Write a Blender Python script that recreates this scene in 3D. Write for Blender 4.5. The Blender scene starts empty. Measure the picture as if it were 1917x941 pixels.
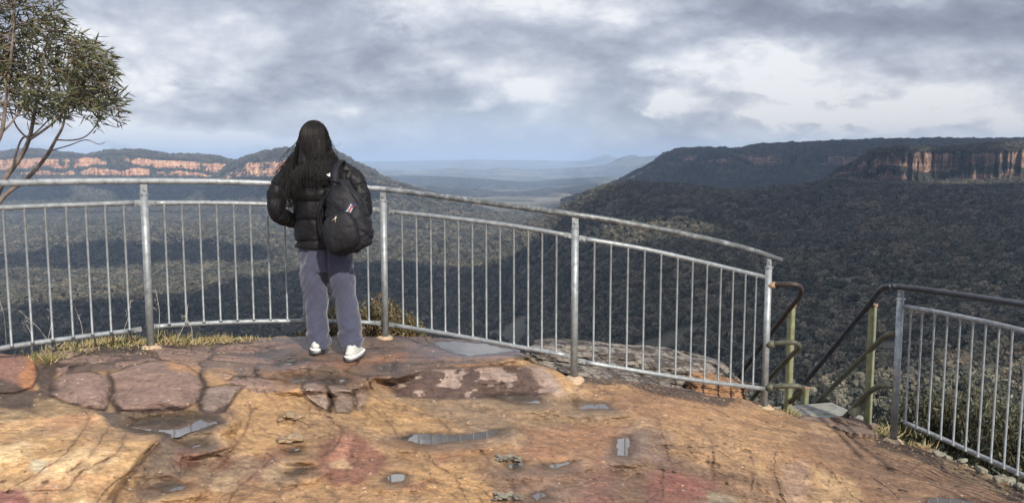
import bpy, bmesh, math, random
import numpy as np
from mathutils import Vector, Matrix, Quaternion
R = math.radians
random.seed(7)
scene = bpy.context.scene
col = scene.collection

# ------------------------------------------------------------------ camera
F = 1550.0; CX = 958.5; CY = 470.5; HOR = 305.0
PITCH = math.atan((CY - HOR) / F)
cam = bpy.data.cameras.new('camera')
cam.sensor_width = 36; cam.lens = F / 1917 * 36; cam.clip_start = 0.05; cam.clip_end = 200000
camo = bpy.data.objects.new('camera', cam); col.objects.link(camo)
camo.location = (0, 0, 0); camo.rotation_euler = (math.pi / 2 - PITCH, 0, 0)
scene.camera = camo

# ------------------------------------------------------------------ sun and exposure
SUN_EL = 36.0; SUN_AZ = 24.0          # the sun stands behind the camera, to its right
sun_vec = Vector((math.sin(R(SUN_AZ)) * math.cos(R(SUN_EL)), -math.cos(R(SUN_AZ)) * math.cos(R(SUN_EL)), math.sin(R(SUN_EL))))
sl = bpy.data.lights.new('sun', 'SUN'); sl.energy = 4.7; sl.angle = R(1.3); sl.color = (1.0, 0.93, 0.83)
so = bpy.data.objects.new('sun', sl); col.objects.link(so)
so.rotation_euler = sun_vec.to_track_quat('Z', 'Y').to_euler(); so.location = (3, -8, 8)
scene.view_settings.view_transform = 'Standard'; scene.view_settings.look = 'None'
scene.view_settings.exposure = 0.35; scene.view_settings.gamma = 1.0
scene.view_settings.use_curve_mapping = False
try:
    scene.cycles.use_denoising = True; scene.cycles.denoiser = 'OPENIMAGEDENOISE'
    scene.cycles.max_bounces = 6; scene.cycles.diffuse_bounces = 2; scene.cycles.glossy_bounces = 3
    scene.cycles.transmission_bounces = 4; scene.cycles.volume_bounces = 0; scene.cycles.transparent_max_bounces = 8
except Exception: pass

# ------------------------------------------------------------------ node helpers
class NT:
    def __init__(s, tree): s.t = tree; s.n = tree.nodes; s.l = tree.links
    def node(s, typ, **kw):
        n = s.n.new(typ)
        for k, v in kw.items(): setattr(n, k, v)
        return n
    def put(s, sock, v):
        if isinstance(v, bpy.types.NodeSocket): s.l.new(v, sock)
        elif v is not None: sock.default_value = v
    def math(s, op, a, b=None, c=None, clamp=False):
        n = s.node('ShaderNodeMath', operation=op, use_clamp=clamp)
        s.put(n.inputs[0], a)
        if b is not None: s.put(n.inputs[1], b)
        if c is not None: s.put(n.inputs[2], c)
        return n.outputs[0]
    def mix(s, f, a, b, blend='MIX'):
        n = s.node('ShaderNodeMix', data_type='RGBA', blend_type=blend)
        s.put(n.inputs[0], f); s.put(n.inputs[6], c4(a)); s.put(n.inputs[7], c4(b))
        return n.outputs[2]
    def noise(s, vec, scale, detail=4, rough=0.55, dist=0.0, dim='3D', out=0):
        n = s.node('ShaderNodeTexNoise', noise_dimensions=dim)
        if vec is not None: s.l.new(vec, n.inputs['Vector'])
        n.inputs['Scale'].default_value = scale; n.inputs['Detail'].default_value = detail
        n.inputs['Roughness'].default_value = rough; n.inputs['Distortion'].default_value = dist
        return n.outputs[out]
    def ramp(s, f, stops, interp='LINEAR'):
        n = s.node('ShaderNodeValToRGB'); n.color_ramp.interpolation = interp
        e = n.color_ramp.elements
        while len(e) < len(stops): e.new(0.5)
        for i, (p, c) in enumerate(stops): e[i].position = p; e[i].color = c4(c)
        s.put(n.inputs[0], f); return n.outputs[0]
    def step(s, v, a, b):
        n = s.node('ShaderNodeMapRange', interpolation_type='SMOOTHSTEP')
        s.put(n.inputs[0], v); s.put(n.inputs[1], a); s.put(n.inputs[2], b)
        return n.outputs[0]
    def scale(s, vec, xyz):
        n = s.node('ShaderNodeMapping'); s.l.new(vec, n.inputs[0]); n.inputs['Scale'].default_value = xyz
        return n.outputs[0]
    def bump(s, h, strength, dist):
        n = s.node('ShaderNodeBump'); s.l.new(h, n.inputs['Height'])
        n.inputs['Strength'].default_value = strength; n.inputs['Distance'].default_value = dist
        return n.outputs[0]
def c4(c):
    if isinstance(c, (tuple, list)) and len(c) == 3: return (c[0], c[1], c[2], 1.0)
    if isinstance(c, (int, float)): return (c, c, c, 1.0)
    return c
def material(name):
    m = bpy.data.materials.new(name); m.use_nodes = True
    t = NT(m.node_tree); b = m.node_tree.nodes['Principled BSDF']
    return m, t, b
def plain(name, color, rough=0.6, metal=0.0, var=0.25, scale=30, bump=0.0, bdist=0.002, spec=0.5):
    m, t, b = material(name)
    tc = t.node('ShaderNodeTexCoord').outputs['Object']
    n = t.noise(tc, scale, 5, 0.6)
    dark = tuple(c * (1 - var) for c in color); lite = tuple(min(1, c * (1 + var)) for c in color)
    t.l.new(t.ramp(n, [(0.3, dark), (0.7, lite)]), b.inputs['Base Color'])
    b.inputs['Roughness'].default_value = rough; b.inputs['Metallic'].default_value = metal
    b.inputs['Specular IOR Level'].default_value = spec
    if bump: t.l.new(t.bump(n, bump, bdist), b.inputs['Normal'])
    return m

# ------------------------------------------------------------------ sky (world)
w = bpy.data.worlds.new('World'); scene.world = w; w.use_nodes = True
t = NT(w.node_tree); bg = w.node_tree.nodes['Background']
WS = 0.10
sky = t.node('ShaderNodeTexSky', sky_type='NISHITA'); sky.sun_disc = False
sky.sun_elevation = R(SUN_EL); sky.sun_rotation = math.atan2(sun_vec.x, sun_vec.y)
sky.air_density = 1.2; sky.dust_density = 1.5
g = t.node('ShaderNodeTexCoord').outputs['Generated']
sep = t.node('ShaderNodeSeparateXYZ'); t.l.new(g, sep.inputs[0])
dx, dy, dz = sep.outputs
den = t.math('ADD', t.math('MAXIMUM', dz, 0.0), 0.22)
cb = t.node('ShaderNodeCombineXYZ')
t.l.new(t.math('DIVIDE', dx, den), cb.inputs[0]); t.l.new(t.math('DIVIDE', dy, den), cb.inputs[1])
pv = cb.outputs[0]
warp = t.noise(pv, 0.8, 3, 0.5, out=1)
vm = t.node('ShaderNodeVectorMath', operation='MULTIPLY_ADD'); t.l.new(warp, vm.inputs[0]); vm.inputs[1].default_value = (0.9, 0.9, 0.9); t.l.new(pv, vm.inputs[2])
pw = vm.outputs[0]
n1 = t.noise(pw, 0.7, 4, 0.5, 0.2)            # big masses
ws_ = t.scale(g, (1.0, 1.0, 2.3)); n2 = t.noise(ws_, 3.4, 10, 0.60, 0.3)           # billows
n3 = t.noise(ws_, 11.0, 7, 0.6, 0.3)
L = t.math('MULTIPLY_ADD', n1, 0.55, 0.20)
L = t.math('ADD', L, t.math('MULTIPLY', t.math('SUBTRACT', n2, 0.5), 1.7))
L = t.math('ADD', L, t.math('MULTIPLY', t.math('SUBTRACT', n3, 0.5), 0.30))
def billow(sc, off):
    q = t.noise(t.scale(g, (1.0, 1.0, 1.9)), sc, 5, 0.55, 0.15)
    return t.math('MULTIPLY', t.math('ABSOLUTE', t.math('SUBTRACT', q, 0.5)), 2.0)
bw = t.math('ADD', billow(5.5, 0), t.math('MULTIPLY', billow(13.0, 1), 0.6))
L = t.math('ADD', L, t.math('MULTIPLY', t.math('SUBTRACT', bw, 0.30), 0.55))
yy = t.math('MAXIMUM', dy, 0.05)
u = t.math('DIVIDE', dx, yy); v = t.math('DIVIDE', dz, yy)
front = t.step(dy, 0.0, 0.3)
# soft wobble so the cloud masses below are not clean ellipses
wob = t.math('MULTIPLY', t.math('ADD', t.math('SUBTRACT', n2, 0.5), t.math('MULTIPLY', t.math('SUBTRACT', n3, 0.5), 0.8)), 0.28)
def blob(px, py, sx, sy, amp):
    u0 = (px - CX) / F; v0 = (HOR - py) / F
    a = t.math('DIVIDE', t.math('SUBTRACT', t.math('ADD', u, wob), u0), sx / F)
    b_ = t.math('DIVIDE', t.math('SUBTRACT', t.math('ADD', v, t.math('MULTIPLY', wob, 0.35)), v0), sy / F)
    e = t.math('EXPONENT', t.math('MULTIPLY', t.math('ADD', t.math('MULTIPLY', a, a), t.math('MULTIPLY', b_, b_)), -1.0))
    return t.math('MULTIPLY', t.math('MULTIPLY', e, amp), front)
BL = [(300, 130, 190, 70, .22), (800, 25, 90, 50, .22), (1440, 155, 320, 42, .20), (1270, 195, 60, 30, .28), (1330, 110, 140, 28, .25),
      (1880, 60, 230, 50, -.25), (1500, 60, 260, 40, -.18), (1780, 125, 150, 22, -.22), (600, 40, 240, 40, .06), (960, 35, 130, 60, -.08), (140, 40, 200, 60, .12), (420, 90, 160, 40, .10), (1180, 20, 160, 40, .05), (1000, 190, 160, 25, .12),
      (1150, 120, 150, 60, -.12), (520, 195, 260, 30, -.14), (1620, 205, 280, 16, .22), (1560, 178, 260, 10, -.14), (1600, 232, 300, 12, -.18), (360, 258, 260, 20, .42), (1000, 240, 300, 25, .16), (130, 130, 200, 60, .15), (700, 150, 260, 50, .02), (960, 140, 120, 45, .15)]
for b_ in BL: L = t.math('ADD', L, blob(*b_))
L = t.math('MULTIPLY_ADD', L, 1.18, 0.03)
L = t.math('ADD', L, blob(380, 60, 520, 110, 0.10))
cloud = t.ramp(L, [(0.0, (0.19, 0.205, 0.265)), (0.3, (0.275, 0.295, 0.37)), (0.5, (0.39, 0.415, 0.495)), (0.70, (0.56, 0.58, 0.645)), (0.88, (0.77, 0.775, 0.80))])
# rain-blue air low over the valley
blueA = blob(900, 290, 360, 75, 0.9)
blueB = t.math('MULTIPLY', t.math('SUBTRACT', 1.0, t.step(v, 0.012, 0.055)), 0.55)
bl = t.math('MAXIMUM', blueA, blueB)
cloud = t.mix(t.math('MINIMUM', bl, 0.92), cloud, (0.43, 0.53, 0.68))
hi = t.math('ADD', t.math('MULTIPLY', t.step(dz, 0.19, 0.34), 0.85), 1.0)   # the overcast is thinner and brighter overhead
cs = t.node('ShaderNodeVectorMath', operation='SCALE'); t.l.new(cloud, cs.inputs[0]); t.l.new(t.math('MULTIPLY', hi, 1.0 / WS), cs.inputs['Scale'])
mixs = t.mix(0.93, sky.outputs[0], cs.outputs[0])
t.l.new(mixs, bg.inputs[0]); bg.inputs[1].default_value = WS

# ------------------------------------------------------------------ geometry helpers
cp, sp = math.cos(PITCH), math.sin(PITCH)
def ray(px, py):
    a = (np.asarray(px, float) - CX) / F; b = (CY - np.asarray(py, float)) / F
    return a, cp + b * sp, -sp + b * cp
def atY(px, py, Y):
    a, y, z = ray(px, py); return Vector((float(a / y * Y), float(Y), float(z / y * Y)))
def atZ(px, py, Z):
    a, y, z = ray(px, py); k = Z / z; return Vector((float(a * k), float(y * k), float(Z)))
def arrZ(px, py, Z):
    a, y, z = ray(px, py); k = Z / z; return a * k, y * k, Z + 0 * k
def project(X, Y, Z):
    f = Y * cp - Z * sp; up = Y * sp + Z * cp
    return CX + X / f * F, CY - up / f * F
def hsh(ix, iy, iz=0, s=0):
    h = (ix.astype(np.int64) * 374761393 + iy.astype(np.int64) * 668265263 + np.int64(s) * 974634777)
    if not isinstance(iz, int): h = h + iz.astype(np.int64) * 1274126177
    h = (h ^ (h >> 13)) * 1274126177; h = h & 0x7fffffff
    h = (h ^ (h >> 16)) * 668265263; h = h & 0x7fffffff
    return (h ^ (h >> 15)) / float(0x7fffffff)
def vn2(x, y, s=0):
    ix = np.floor(x); iy = np.floor(y); fx = x - ix; fy = y - iy
    fx = fx * fx * (3 - 2 * fx); fy = fy * fy * (3 - 2 * fy)
    ix = ix.astype(np.int64); iy = iy.astype(np.int64)
    a = hsh(ix, iy, 0, s); b = hsh(ix + 1, iy, 0, s); c = hsh(ix, iy + 1, 0, s); d = hsh(ix + 1, iy + 1, 0, s)
    return (a * (1 - fx) + b * fx) * (1 - fy) + (c * (1 - fx) + d * fx) * fy
def fbm2(x, y, o=4, s=0, g=0.5):
    r = 0; a = 1; tot = 0
    for k in range(o):
        r = r + a * vn2(x * 2 ** k + 13.7 * k, y * 2 ** k - 7.1 * k, s + k); tot += a; a *= g
    return r / tot - 0.5
def vn3(p, s=0):
    i = np.floor(p); f = p - i; f = f * f * (3 - 2 * f); i = i.astype(np.int64)
    r = 0
    for a in (0, 1):
        for b in (0, 1):
            for c in (0, 1):
                wgt = (f[:, 0] if a else 1 - f[:, 0]) * (f[:, 1] if b else 1 - f[:, 1]) * (f[:, 2] if c else 1 - f[:, 2])
                r = r + wgt * hsh(i[:, 0] + a, i[:, 1] + b, i[:, 2] + c, s)
    return r
def fbm3(p, o=4, s=0, g=0.5):
    r = 0; a = 1; tot = 0
    for k in range(o): r = r + a * vn3(p * 2 ** k + 5.3 * k, s + k); tot += a; a *= g
    return r / tot - 0.5
def sstep(a, b, x):
    q = np.clip((x - a) / (b - a), 0, 1); return q * q * (3 - 2 * q)
def voro(x, y, s=0, jit=0.9):
    """F1, F2 and the id of the nearest cell"""
    ix = np.floor(x).astype(np.int64); iy = np.floor(y).astype(np.int64)
    f1 = np.full(x.shape, 9.0); f2 = np.full(x.shape, 9.0); cid = np.zeros(x.shape)
    for a in (-1, 0, 1):
        for b in (-1, 0, 1):
            cx = ix + a; cy = iy + b
            px = cx + 0.5 + (hsh(cx, cy, 0, s) - 0.5) * jit; py = cy + 0.5 + (hsh(cx, cy, 0, s + 5) - 0.5) * jit
            d = np.hypot(x - px, y - py); h = hsh(cx, cy, 0, s + 9)
            m = d < f1
            f2 = np.where(m, f1, np.minimum(f2, d)); cid = np.where(m, h, cid); f1 = np.where(m, d, f1)
    return f1, f2, cid
def rbf(P, V, lam=1e-6):
    P = np.asarray(P, float); V = np.asarray(V, float); n = len(P)
    d = np.hypot(P[:, None, 0] - P[None, :, 0], P[:, None, 1] - P[None, :, 1])
    K = np.where(d > 0, d * d * np.log(d + 1e-12), 0) + lam * np.eye(n)
    A = np.zeros((n + 3, n + 3)); A[:n, :n] = K; A[:n, n] = 1; A[:n, n + 1:] = P; A[n, :n] = 1; A[n + 1:, :n] = P.T
    c = np.linalg.solve(A, np.concatenate([V, [0, 0, 0]]))
    def f(x, y):
        r = c[n] + c[n + 1] * x + c[n + 2] * y
        for k in range(n):
            d2 = (x - P[k, 0]) ** 2 + (y - P[k, 1]) ** 2
            r = r + c[k] * 0.5 * d2 * np.log(d2 + 1e-12)
        return r
    return f
def mesh_obj(name, verts, faces, mat=None, parent=None, smooth=True, attrs=None, link=True):
    me = bpy.data.meshes.new(name)
    verts = np.asarray(verts, dtype=np.float32); 
    if isinstance(faces, np.ndarray):
        k = faces.shape[1]; nf = len(faces)
        me.vertices.add(len(verts)); me.vertices.foreach_set('co', verts.ravel())
        me.loops.add(nf * k); me.loops.foreach_set('vertex_index', faces.astype(np.int32).ravel())
        me.polygons.add(nf); me.polygons.foreach_set('loop_start', np.arange(0, nf * k, k, dtype=np.int32))
        me.update(calc_edges=True)
    else:
        me.from_pydata([tuple(map(float, q)) for q in verts], [], faces); me.update()
    if smooth: me.polygons.foreach_set('use_smooth', np.ones(len(me.polygons), dtype=bool))
    for k, (typ, data) in (attrs or {}).items():
        a = me.attributes.new(k, typ, 'POINT')
        data = np.asarray(data, dtype=np.float32)
        if typ == 'FLOAT_COLOR':
            if data.shape[1] == 3: data = np.concatenate([data, np.ones((len(data), 1), np.float32)], 1)
            a.data.foreach_set('color', data.ravel())
        elif typ == 'FLOAT_VECTOR': a.data.foreach_set('vector', data.ravel())
        else: a.data.foreach_set('value', data.ravel())
    if mat: 
        for m_ in (mat if isinstance(mat, list) else [mat]): me.materials.append(m_)
    o = bpy.data.objects.new(name, me)
    if link: col.objects.link(o)
    if parent: o.parent = parent
    return o
def grid_faces(nr, nc, wrap=False):
    i = np.arange(nr - 1)[:, None]; j = np.arange(nc if wrap else nc - 1)[None, :]
    a = i * nc + j; b = i * nc + (j + 1) % nc; c = (i + 1) * nc + (j + 1) % nc; d = (i + 1) * nc + j
    return np.stack([a, b, c, d], -1).reshape(-1, 4)
def empty(name, loc=(0, 0, 0), parent=None):
    o = bpy.data.objects.new(name, None); o.location = loc; o.empty_display_size = 0.1; col.objects.link(o)
    if parent: o.parent = parent
    return o
def tag(o, label=None, cat=None, group=None, kind=None):
    if label: o['label'] = label
    if cat: o['category'] = cat
    if group: o['group'] = group
    if kind: o['kind'] = kind
    return o
class MB:
    """collects shapes in world coordinates; build() links them as one mesh under a parent (an Empty or mesh at its own location)"""
    def __init__(s): s.v = []; s.f = []; s.n = 0
    def add(s, v, f):
        v = np.asarray(v, float); s.v.append(v); s.f += [tuple(int(i) + s.n for i in q) for q in f]; s.n += len(v); return s
    def tube(s, pts, rad, seg=10, cap=True, flat=1.0):
        pts = [Vector(p) for p in pts]; n = len(pts)
        rad = rad if hasattr(rad, '__len__') else [rad] * n
        V = []; up = None
        for i, p in enumerate(pts):
            d = (pts[min(i + 1, n - 1)] - pts[max(i - 1, 0)]).normalized()
            if up is None:
                up = Vector((0, 0, 1)) if abs(d.z) < 0.9 else Vector((0, 1, 0))
            x = d.cross(up).normalized(); up = x.cross(d).normalized()
            for k in range(seg):
                a = 2 * math.pi * k / seg
                V.append(p + (x * math.cos(a) + up * math.sin(a) * flat) * rad[i])
        Fc = [tuple(q) for q in grid_faces(n, seg, True)]
        if cap: Fc += [tuple(range(seg))[::-1], tuple((n - 1) * seg + k for k in range(seg))]
        return s.add([tuple(q) for q in V], Fc)
    def box(s, c, size, rot=None, bev=0.0):
        bm = bmesh.new(); bmesh.ops.create_cube(bm, size=1)
        bmesh.ops.scale(bm, vec=size, verts=bm.verts)
        if bev: bmesh.ops.bevel(bm, geom=bm.edges[:], offset=bev, segments=2, affect='EDGES')
        if rot is not None: bmesh.ops.transform(bm, matrix=rot.to_4x4(), verts=bm.verts)
        bmesh.ops.translate(bm, vec=c, verts=bm.verts); bm.verts.index_update()
        v = [tuple(q.co) for q in bm.verts]; f = [[x.index for x in q.verts] for q in bm.faces]; bm.free()
        return s.add(v, f)
    def build(s, name, mat, parent=None, smooth=True, auto=None):
        v = np.concatenate(s.v) if s.v else np.zeros((0, 3))
        if parent is not None:
            loc = np.array(wloc(parent)); v = v - loc
        o = mesh_obj(name, v, s.f, mat, parent, smooth)
        if auto:
            try: o.data.set_sharp_from_angle(angle=R(auto))
            except Exception: pass
        return o
def wloc(o):
    l = Vector(o.location)
    while o.parent: o = o.parent; l += Vector(o.location)
    return l
def catmull(P, n=8):
    P = [np.array(p, float) for p in P]; P = [2 * P[0] - P[1]] + P + [2 * P[-1] - P[-2]]; out = []
    for i in range(1, len(P) - 2):
        for k in range(n):
            q = k / n; a, b, c, d = P[i - 1], P[i], P[i + 1], P[i + 2]
            out.append(0.5 * ((2 * b) + (c - a) * q + (2 * a - 5 * b + 4 * c - d) * q * q + (3 * b - a - 3 * c + d) * q ** 3))
    out.append(P[-2]); return np.array(out)
def interp(tab):
    a = np.array(tab, float); return lambda x: np.interp(x, a[:, 0], a[:, 1])
def sinterp(tab):
    c = catmull(tab, 10); return lambda x: np.interp(x, c[:, 0], c[:, 1])
# ================================================================== FAR COUNTRY
def forest_mat(name, c1, c2, c3, bscale, bdist):
    m, t, b = material(name)
    geo = t.node('ShaderNodeNewGeometry').outputs['Position']
    n = t.noise(geo, 1 / 45.0, 6, 0.65); n2 = t.noise(geo, 1 / 420.0, 4, 0.6)
    vo = t.node('ShaderNodeTexVoronoi'); t.l.new(geo, vo.inputs['Vector']); vo.inputs['Scale'].default_value = bscale
    a = t.ramp(n, [(0.3, c1), (0.7, c2)])
    a = t.mix(t.step(n2, 0.42, 0.62), a, c3)
    sp_ = t.node('ShaderNodeSeparateXYZ'); t.l.new(geo, sp_.inputs[0])
    n4 = t.noise(t.scale(geo, (1 / 1500.0, 1 / 900.0, 1 / 900.0)), 1.0, 5, 0.6)
    a = t.mix(t.math('MULTIPLY', t.step(n4, 0.52, 0.62), t.step(sp_.outputs[1], 4800, 6500)), a, (0.19, 0.175, 0.125))
    t.l.new(a, b.inputs['Base Color']); b.inputs['Roughness'].default_value = 0.95; b.inputs['Specular IOR Level'].default_value = 0.1
    h = t.math('ADD', t.math('MULTIPLY', vo.outputs['Distance'], -1.0), t.math('MULTIPLY', n, 1.2))
    t.l.new(t.bump(h, 1.0, bdist), b.inputs['Normal'])
    return m
M_valley = forest_mat('valley_forest', (0.050, 0.050, 0.038), (0.10, 0.095, 0.070), (0.13, 0.12, 0.09), 1 / 11.0, 9.0)

ctl = []   # (u, log r, z)
def uz(px, r, z): ctl.append(((px - CX) / F * 3, math.log(r), z))
def uy(px, py, r): 
    a, y, z = ray(px, py); uz(px, r, float(z / y * r))
for px in (-900, -300, 300, 700):
    for r, z in ((1300, -285), (1700, -292), (2400, -293), (3600, -290), (6000, -292), (12000, -300), (60000, -300), (700, -235), (350, -150), (150, -80), (30, -24), (7, -9)): uz(px, r, z)
for px in (1000, 1400, 1900, 2700):
    for r, z in ((8000, -300), (20000, -300), (60000, -300), (150, -82), (30, -24), (7, -9)): uz(px, r, z)
for p in [(900, 410, 4300), (950, 440, 3200), (950, 500, 2200), (960, 560, 1700), (960, 640, 1250), (1040, 400, 3100), (1060, 387, 2750), (1100, 364, 2450), (1150, 353, 2300),
          (1240, 357, 2250), (1330, 363, 2200), (1390, 369, 2150), (1470, 360, 2150), (1545, 349, 2200), (1700, 349, 2200), (1900, 349, 2150), (2700, 345, 2100),
          (1150, 420, 1650), (1400, 420, 1500), (1700, 420, 1350), (1917, 420, 1300), (2700, 420, 1200), (1150, 520, 1200), (1400, 520, 1000), (1700, 520, 880), (1917, 520, 850),
          (1150, 640, 900), (1400, 640, 680), (1700, 640, 560), (1917, 640, 520), (1200, 740, 680), (1400, 740, 480), (1700, 740, 400), (1917, 740, 380), (2700, 740, 350)]: uy(*p)
for p in [(1060, 3300, -245), (1150, 2900, -200), (1240, 2900, -215), (1350, 2800, -200), (1470, 2800, -170), (1060, 4500, -292), (1240, 4500, -285), (1470, 4500, -280), (1900, 3000, -60), (1900, 4500, -200), (2700, 3500, -60)]: uz(*p)
C_ = np.array(ctl); terr = rbf(C_[:, :2], C_[:, 2], 0.01)
def terrain(u, r):
    z = terr(u * 3, np.log(r)); x = u * r
    amp = sstep(200, 1500, r)
    z = z + amp * (fbm2(x / 520, r / 520, 5, 3) * 46 + fbm2(x / 130, r / 130, 3, 9) * 12) * (1 - 0.6 * sstep(6000, 12000, r))
    return z
uu = np.linspace(-0.86, 0.86, 760); rr = np.exp(np.concatenate([np.linspace(math.log(6.5), math.log(300), 50)[:-1], np.linspace(math.log(300), math.log(9000), 420)[:-1], np.linspace(math.log(9000), math.log(90000), 60)]))
U, RR = np.meshgrid(uu, rr); ZZ = terrain(U, RR)
ZZ = ZZ + sstep(2500, 5000, RR) * (vn2(U * RR / 16, RR / 16, 4) * 7)
vt = np.stack([U * RR, RR, ZZ], -1).reshape(-1, 3)
valley = tag(mesh_obj('valley_ground', vt, grid_faces(len(rr), len(uu)), M_valley), kind='structure')

def ridge_mat(name, veg1, veg2, rock1, rock2):
    m, t, b = material(name)
    geo = t.node('ShaderNodeNewGeometry'); pos = geo.outputs['Position']
    at = t.node('ShaderNodeAttribute', attribute_name='rock').outputs['Fac']
    n = t.noise(pos, 1 / 60.0, 6, 0.65)
    veg = t.ramp(n, [(0.3, veg1), (0.7, veg2)])
    st = t.noise(t.scale(pos, (1 / 26.0, 1 / 26.0, 1 / 62.0)), 1.0, 6, 0.7)
    hz = t.noise(t.scale(pos, (1 / 300.0, 1 / 300.0, 1 / 9.0)), 1.0, 5, 0.6)
    rk = t.ramp(t.math('ADD', t.math('MULTIPLY', st, 0.55), t.math('MULTIPLY', hz, 0.45)), [(0.36, (0.07, 0.06, 0.055)), (0.46, rock1), (0.60, rock2)])
    f = t.step(t.math('ADD', at, t.math('MULTIPLY', t.math('SUBTRACT', t.noise(pos, 1 / 38.0, 6, 0.75), 0.5), 1.7)), 0.45, 0.56)
    t.l.new(t.mix(f, veg, rk), b.inputs['Base Color']); b.inputs['Roughness'].default_value = 0.95; b.inputs['Specular IOR Level'].default_value = 0.1
    vo = t.node('ShaderNodeTexVoronoi'); t.l.new(pos, vo.inputs['Vector']); vo.inputs['Scale'].default_value = 1 / 13.0
    h = t.math('ADD', t.math('MULTIPLY', vo.outputs['Distance'], -0.8), t.math('MULTIPLY', st, 2.0))
    t.l.new(t.bump(h, 0.9, 12.0), b.inputs['Normal'])
    return m
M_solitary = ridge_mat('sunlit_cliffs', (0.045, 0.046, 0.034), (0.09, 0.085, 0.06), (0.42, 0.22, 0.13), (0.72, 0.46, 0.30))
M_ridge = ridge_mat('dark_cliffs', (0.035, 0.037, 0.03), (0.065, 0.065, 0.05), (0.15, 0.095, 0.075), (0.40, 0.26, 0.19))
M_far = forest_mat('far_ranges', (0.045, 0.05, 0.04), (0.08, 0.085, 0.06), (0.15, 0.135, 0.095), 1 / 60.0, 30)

RT = []; RVS = []
def ridge(name, sky, Rt, ct, cb, mat, foot, zfoot=-300, treesp=14.0, tiers=1, step=2.0, rough=1.0, seed=0, top=600, rockamt=1.0, mid=None):
    """a long hill built from its section: wooded foot, cliff band, rounded top; sky/ct/cb give skyline, cliff top and cliff foot along it"""
    x0, x1 = sky[0][0], sky[-1][0]; px = np.arange(x0, x1 + 1, step)
    fs = interp(sky)(px); fr = interp(Rt)(px); fct = interp(ct)(px); fcb = interp(cb)(px)
    fs = fs + (fbm2(px / 9, px * 0, 4, seed) * 4.0 + fbm2(px / 2.5, px * 0, 2, seed + 3) * 1.6) * rough
    hz = lambda py, r: (lambda a, y, z: z / y * r)(*ray(px, py))
    tcl = np.clip(fcb - fct, 1.0, None)
    zt = hz(fs, fr + top); zct = hz(np.maximum(fct, fs + 0.5), fr); zcb = hz(fct + tcl, fr)
    nb = fbm2(px / 14, px * 0, 5, seed + 11) * 2
    rows = []; rk = []
    NF, NC, NTp = 46, 26, 22
    for k in range(NF):
        q = k / (NF - 1); e = q ** 1.9                      # concave wooded foot
        rows.append((fr - foot * (1 - q) + nb * 120 * q * (1 - q) * 2, zfoot + (zcb - zfoot) * (0.35 * q + 0.65 * e), fbm2(px / 6, px * 0 + k / 3, 4, seed + 20) * 26 * q * (1.2 - q))); rk.append(-0.25 + 0.35 * q ** 6 + 0 * px)
    for k in range(1, NC):
        q = k / (NC - 1); but = fbm2(px / 7, px * 0 + q * 0.8, 5, seed + 30)
        rows.append((fr + 55 * q + but * 130, zcb + (zct - zcb) * q, 0 * px))
        band = 0.62 if not tiers == 2 else 0.66 - 0.95 * np.exp(-((q - 0.42 - fbm2(px / 45, px * 0, 4, seed + 60) * .75) / (0.10 + .1 * fbm2(px / 30, px * 0, 3, seed + 61))) ** 2)
        rk.append((band * sstep(0, 0.1, q) if q < 0.5 else band * (1 - 0.5 * sstep(0.85, 1.0, q))) * rockamt + fbm2(px / 30, px * 0 + q * 1.5, 4, seed + 40) * 1.9 + 0 * px)
    for k in range(1, NTp):
        q = k / (NTp - 1)
        rows.append((fr + 55 + top * q, zct + (zt - zct) * math.sin(q * math.pi / 2), fbm2(px / 5, px * 0 + k / 3, 3, seed + 50) * 10 * (1 - q) + fbm2(px / 2, px * 0 + k, 2, seed + 55) * 5)); rk.append(-0.15 + 0.25 * (1 - q) ** 4 + 0 * px)
    for k, (dr, dzz) in enumerate(((300, -10), (1200, -120), (2400, None))):
        z_ = zt + dzz if dzz is not None else 0 * px + zfoot
        rows.append((fr + top + dr, z_, 0 * px)); rk.append(-0.3 + 0 * px)
    V = []
    for (r, z, dzn) in rows:
        V.append(np.stack([(px - CX) / F / cp * r, r, z + dzn], -1))
    V = np.array(V); rkk = np.array(rk)
    if treesp:
        nr_, nc_ = V.shape[:2]; rt = np.random.default_rng(seed + 70)
        A_ = np.linalg.norm(np.cross(V[1:, :-1] - V[:-1, :-1], V[:-1, 1:] - V[:-1, :-1]), axis=-1); A_[-3:] = 0; A_[rkk[:-1, :-1] > 0.3] *= 0.12; A_[NF - 1:NF + NC, :] *= 0.12
        A_[:int(NF * .25)] = 0; sc_ = (px[:-1] > -80) & (px[:-1] < 2000); A_[:, ~sc_] = 0
        cnt = rt.poisson(A_ / treesp ** 2); ii_, jj_ = np.nonzero(cnt); ii_ = np.repeat(ii_, cnt[cnt > 0]); jj_ = np.repeat(jj_, cnt[cnt > 0]); a1 = rt.random(len(ii_))[:, None]; a2 = rt.random(len(ii_))[:, None]
        Pp = (V[ii_, jj_] * (1 - a1) + V[ii_ + 1, jj_] * a1) * (1 - a2) + (V[ii_, jj_ + 1] * (1 - a1) + V[ii_ + 1, jj_ + 1] * a1) * a2
        RT.append(np.concatenate([Pp - [0, 0, 2], (treesp / 9 * (.6 + .7 * rt.random(len(Pp))))[:, None]], 1))
    RVS.append((seed, V, np.repeat(px[None], len(V), 0)))
    return tag(mesh_obj(name, V.reshape(-1, 3), grid_faces(len(rows), len(px)), mat, attrs={'rock': ('FLOAT', rkk.ravel())}), kind='structure')

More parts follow.
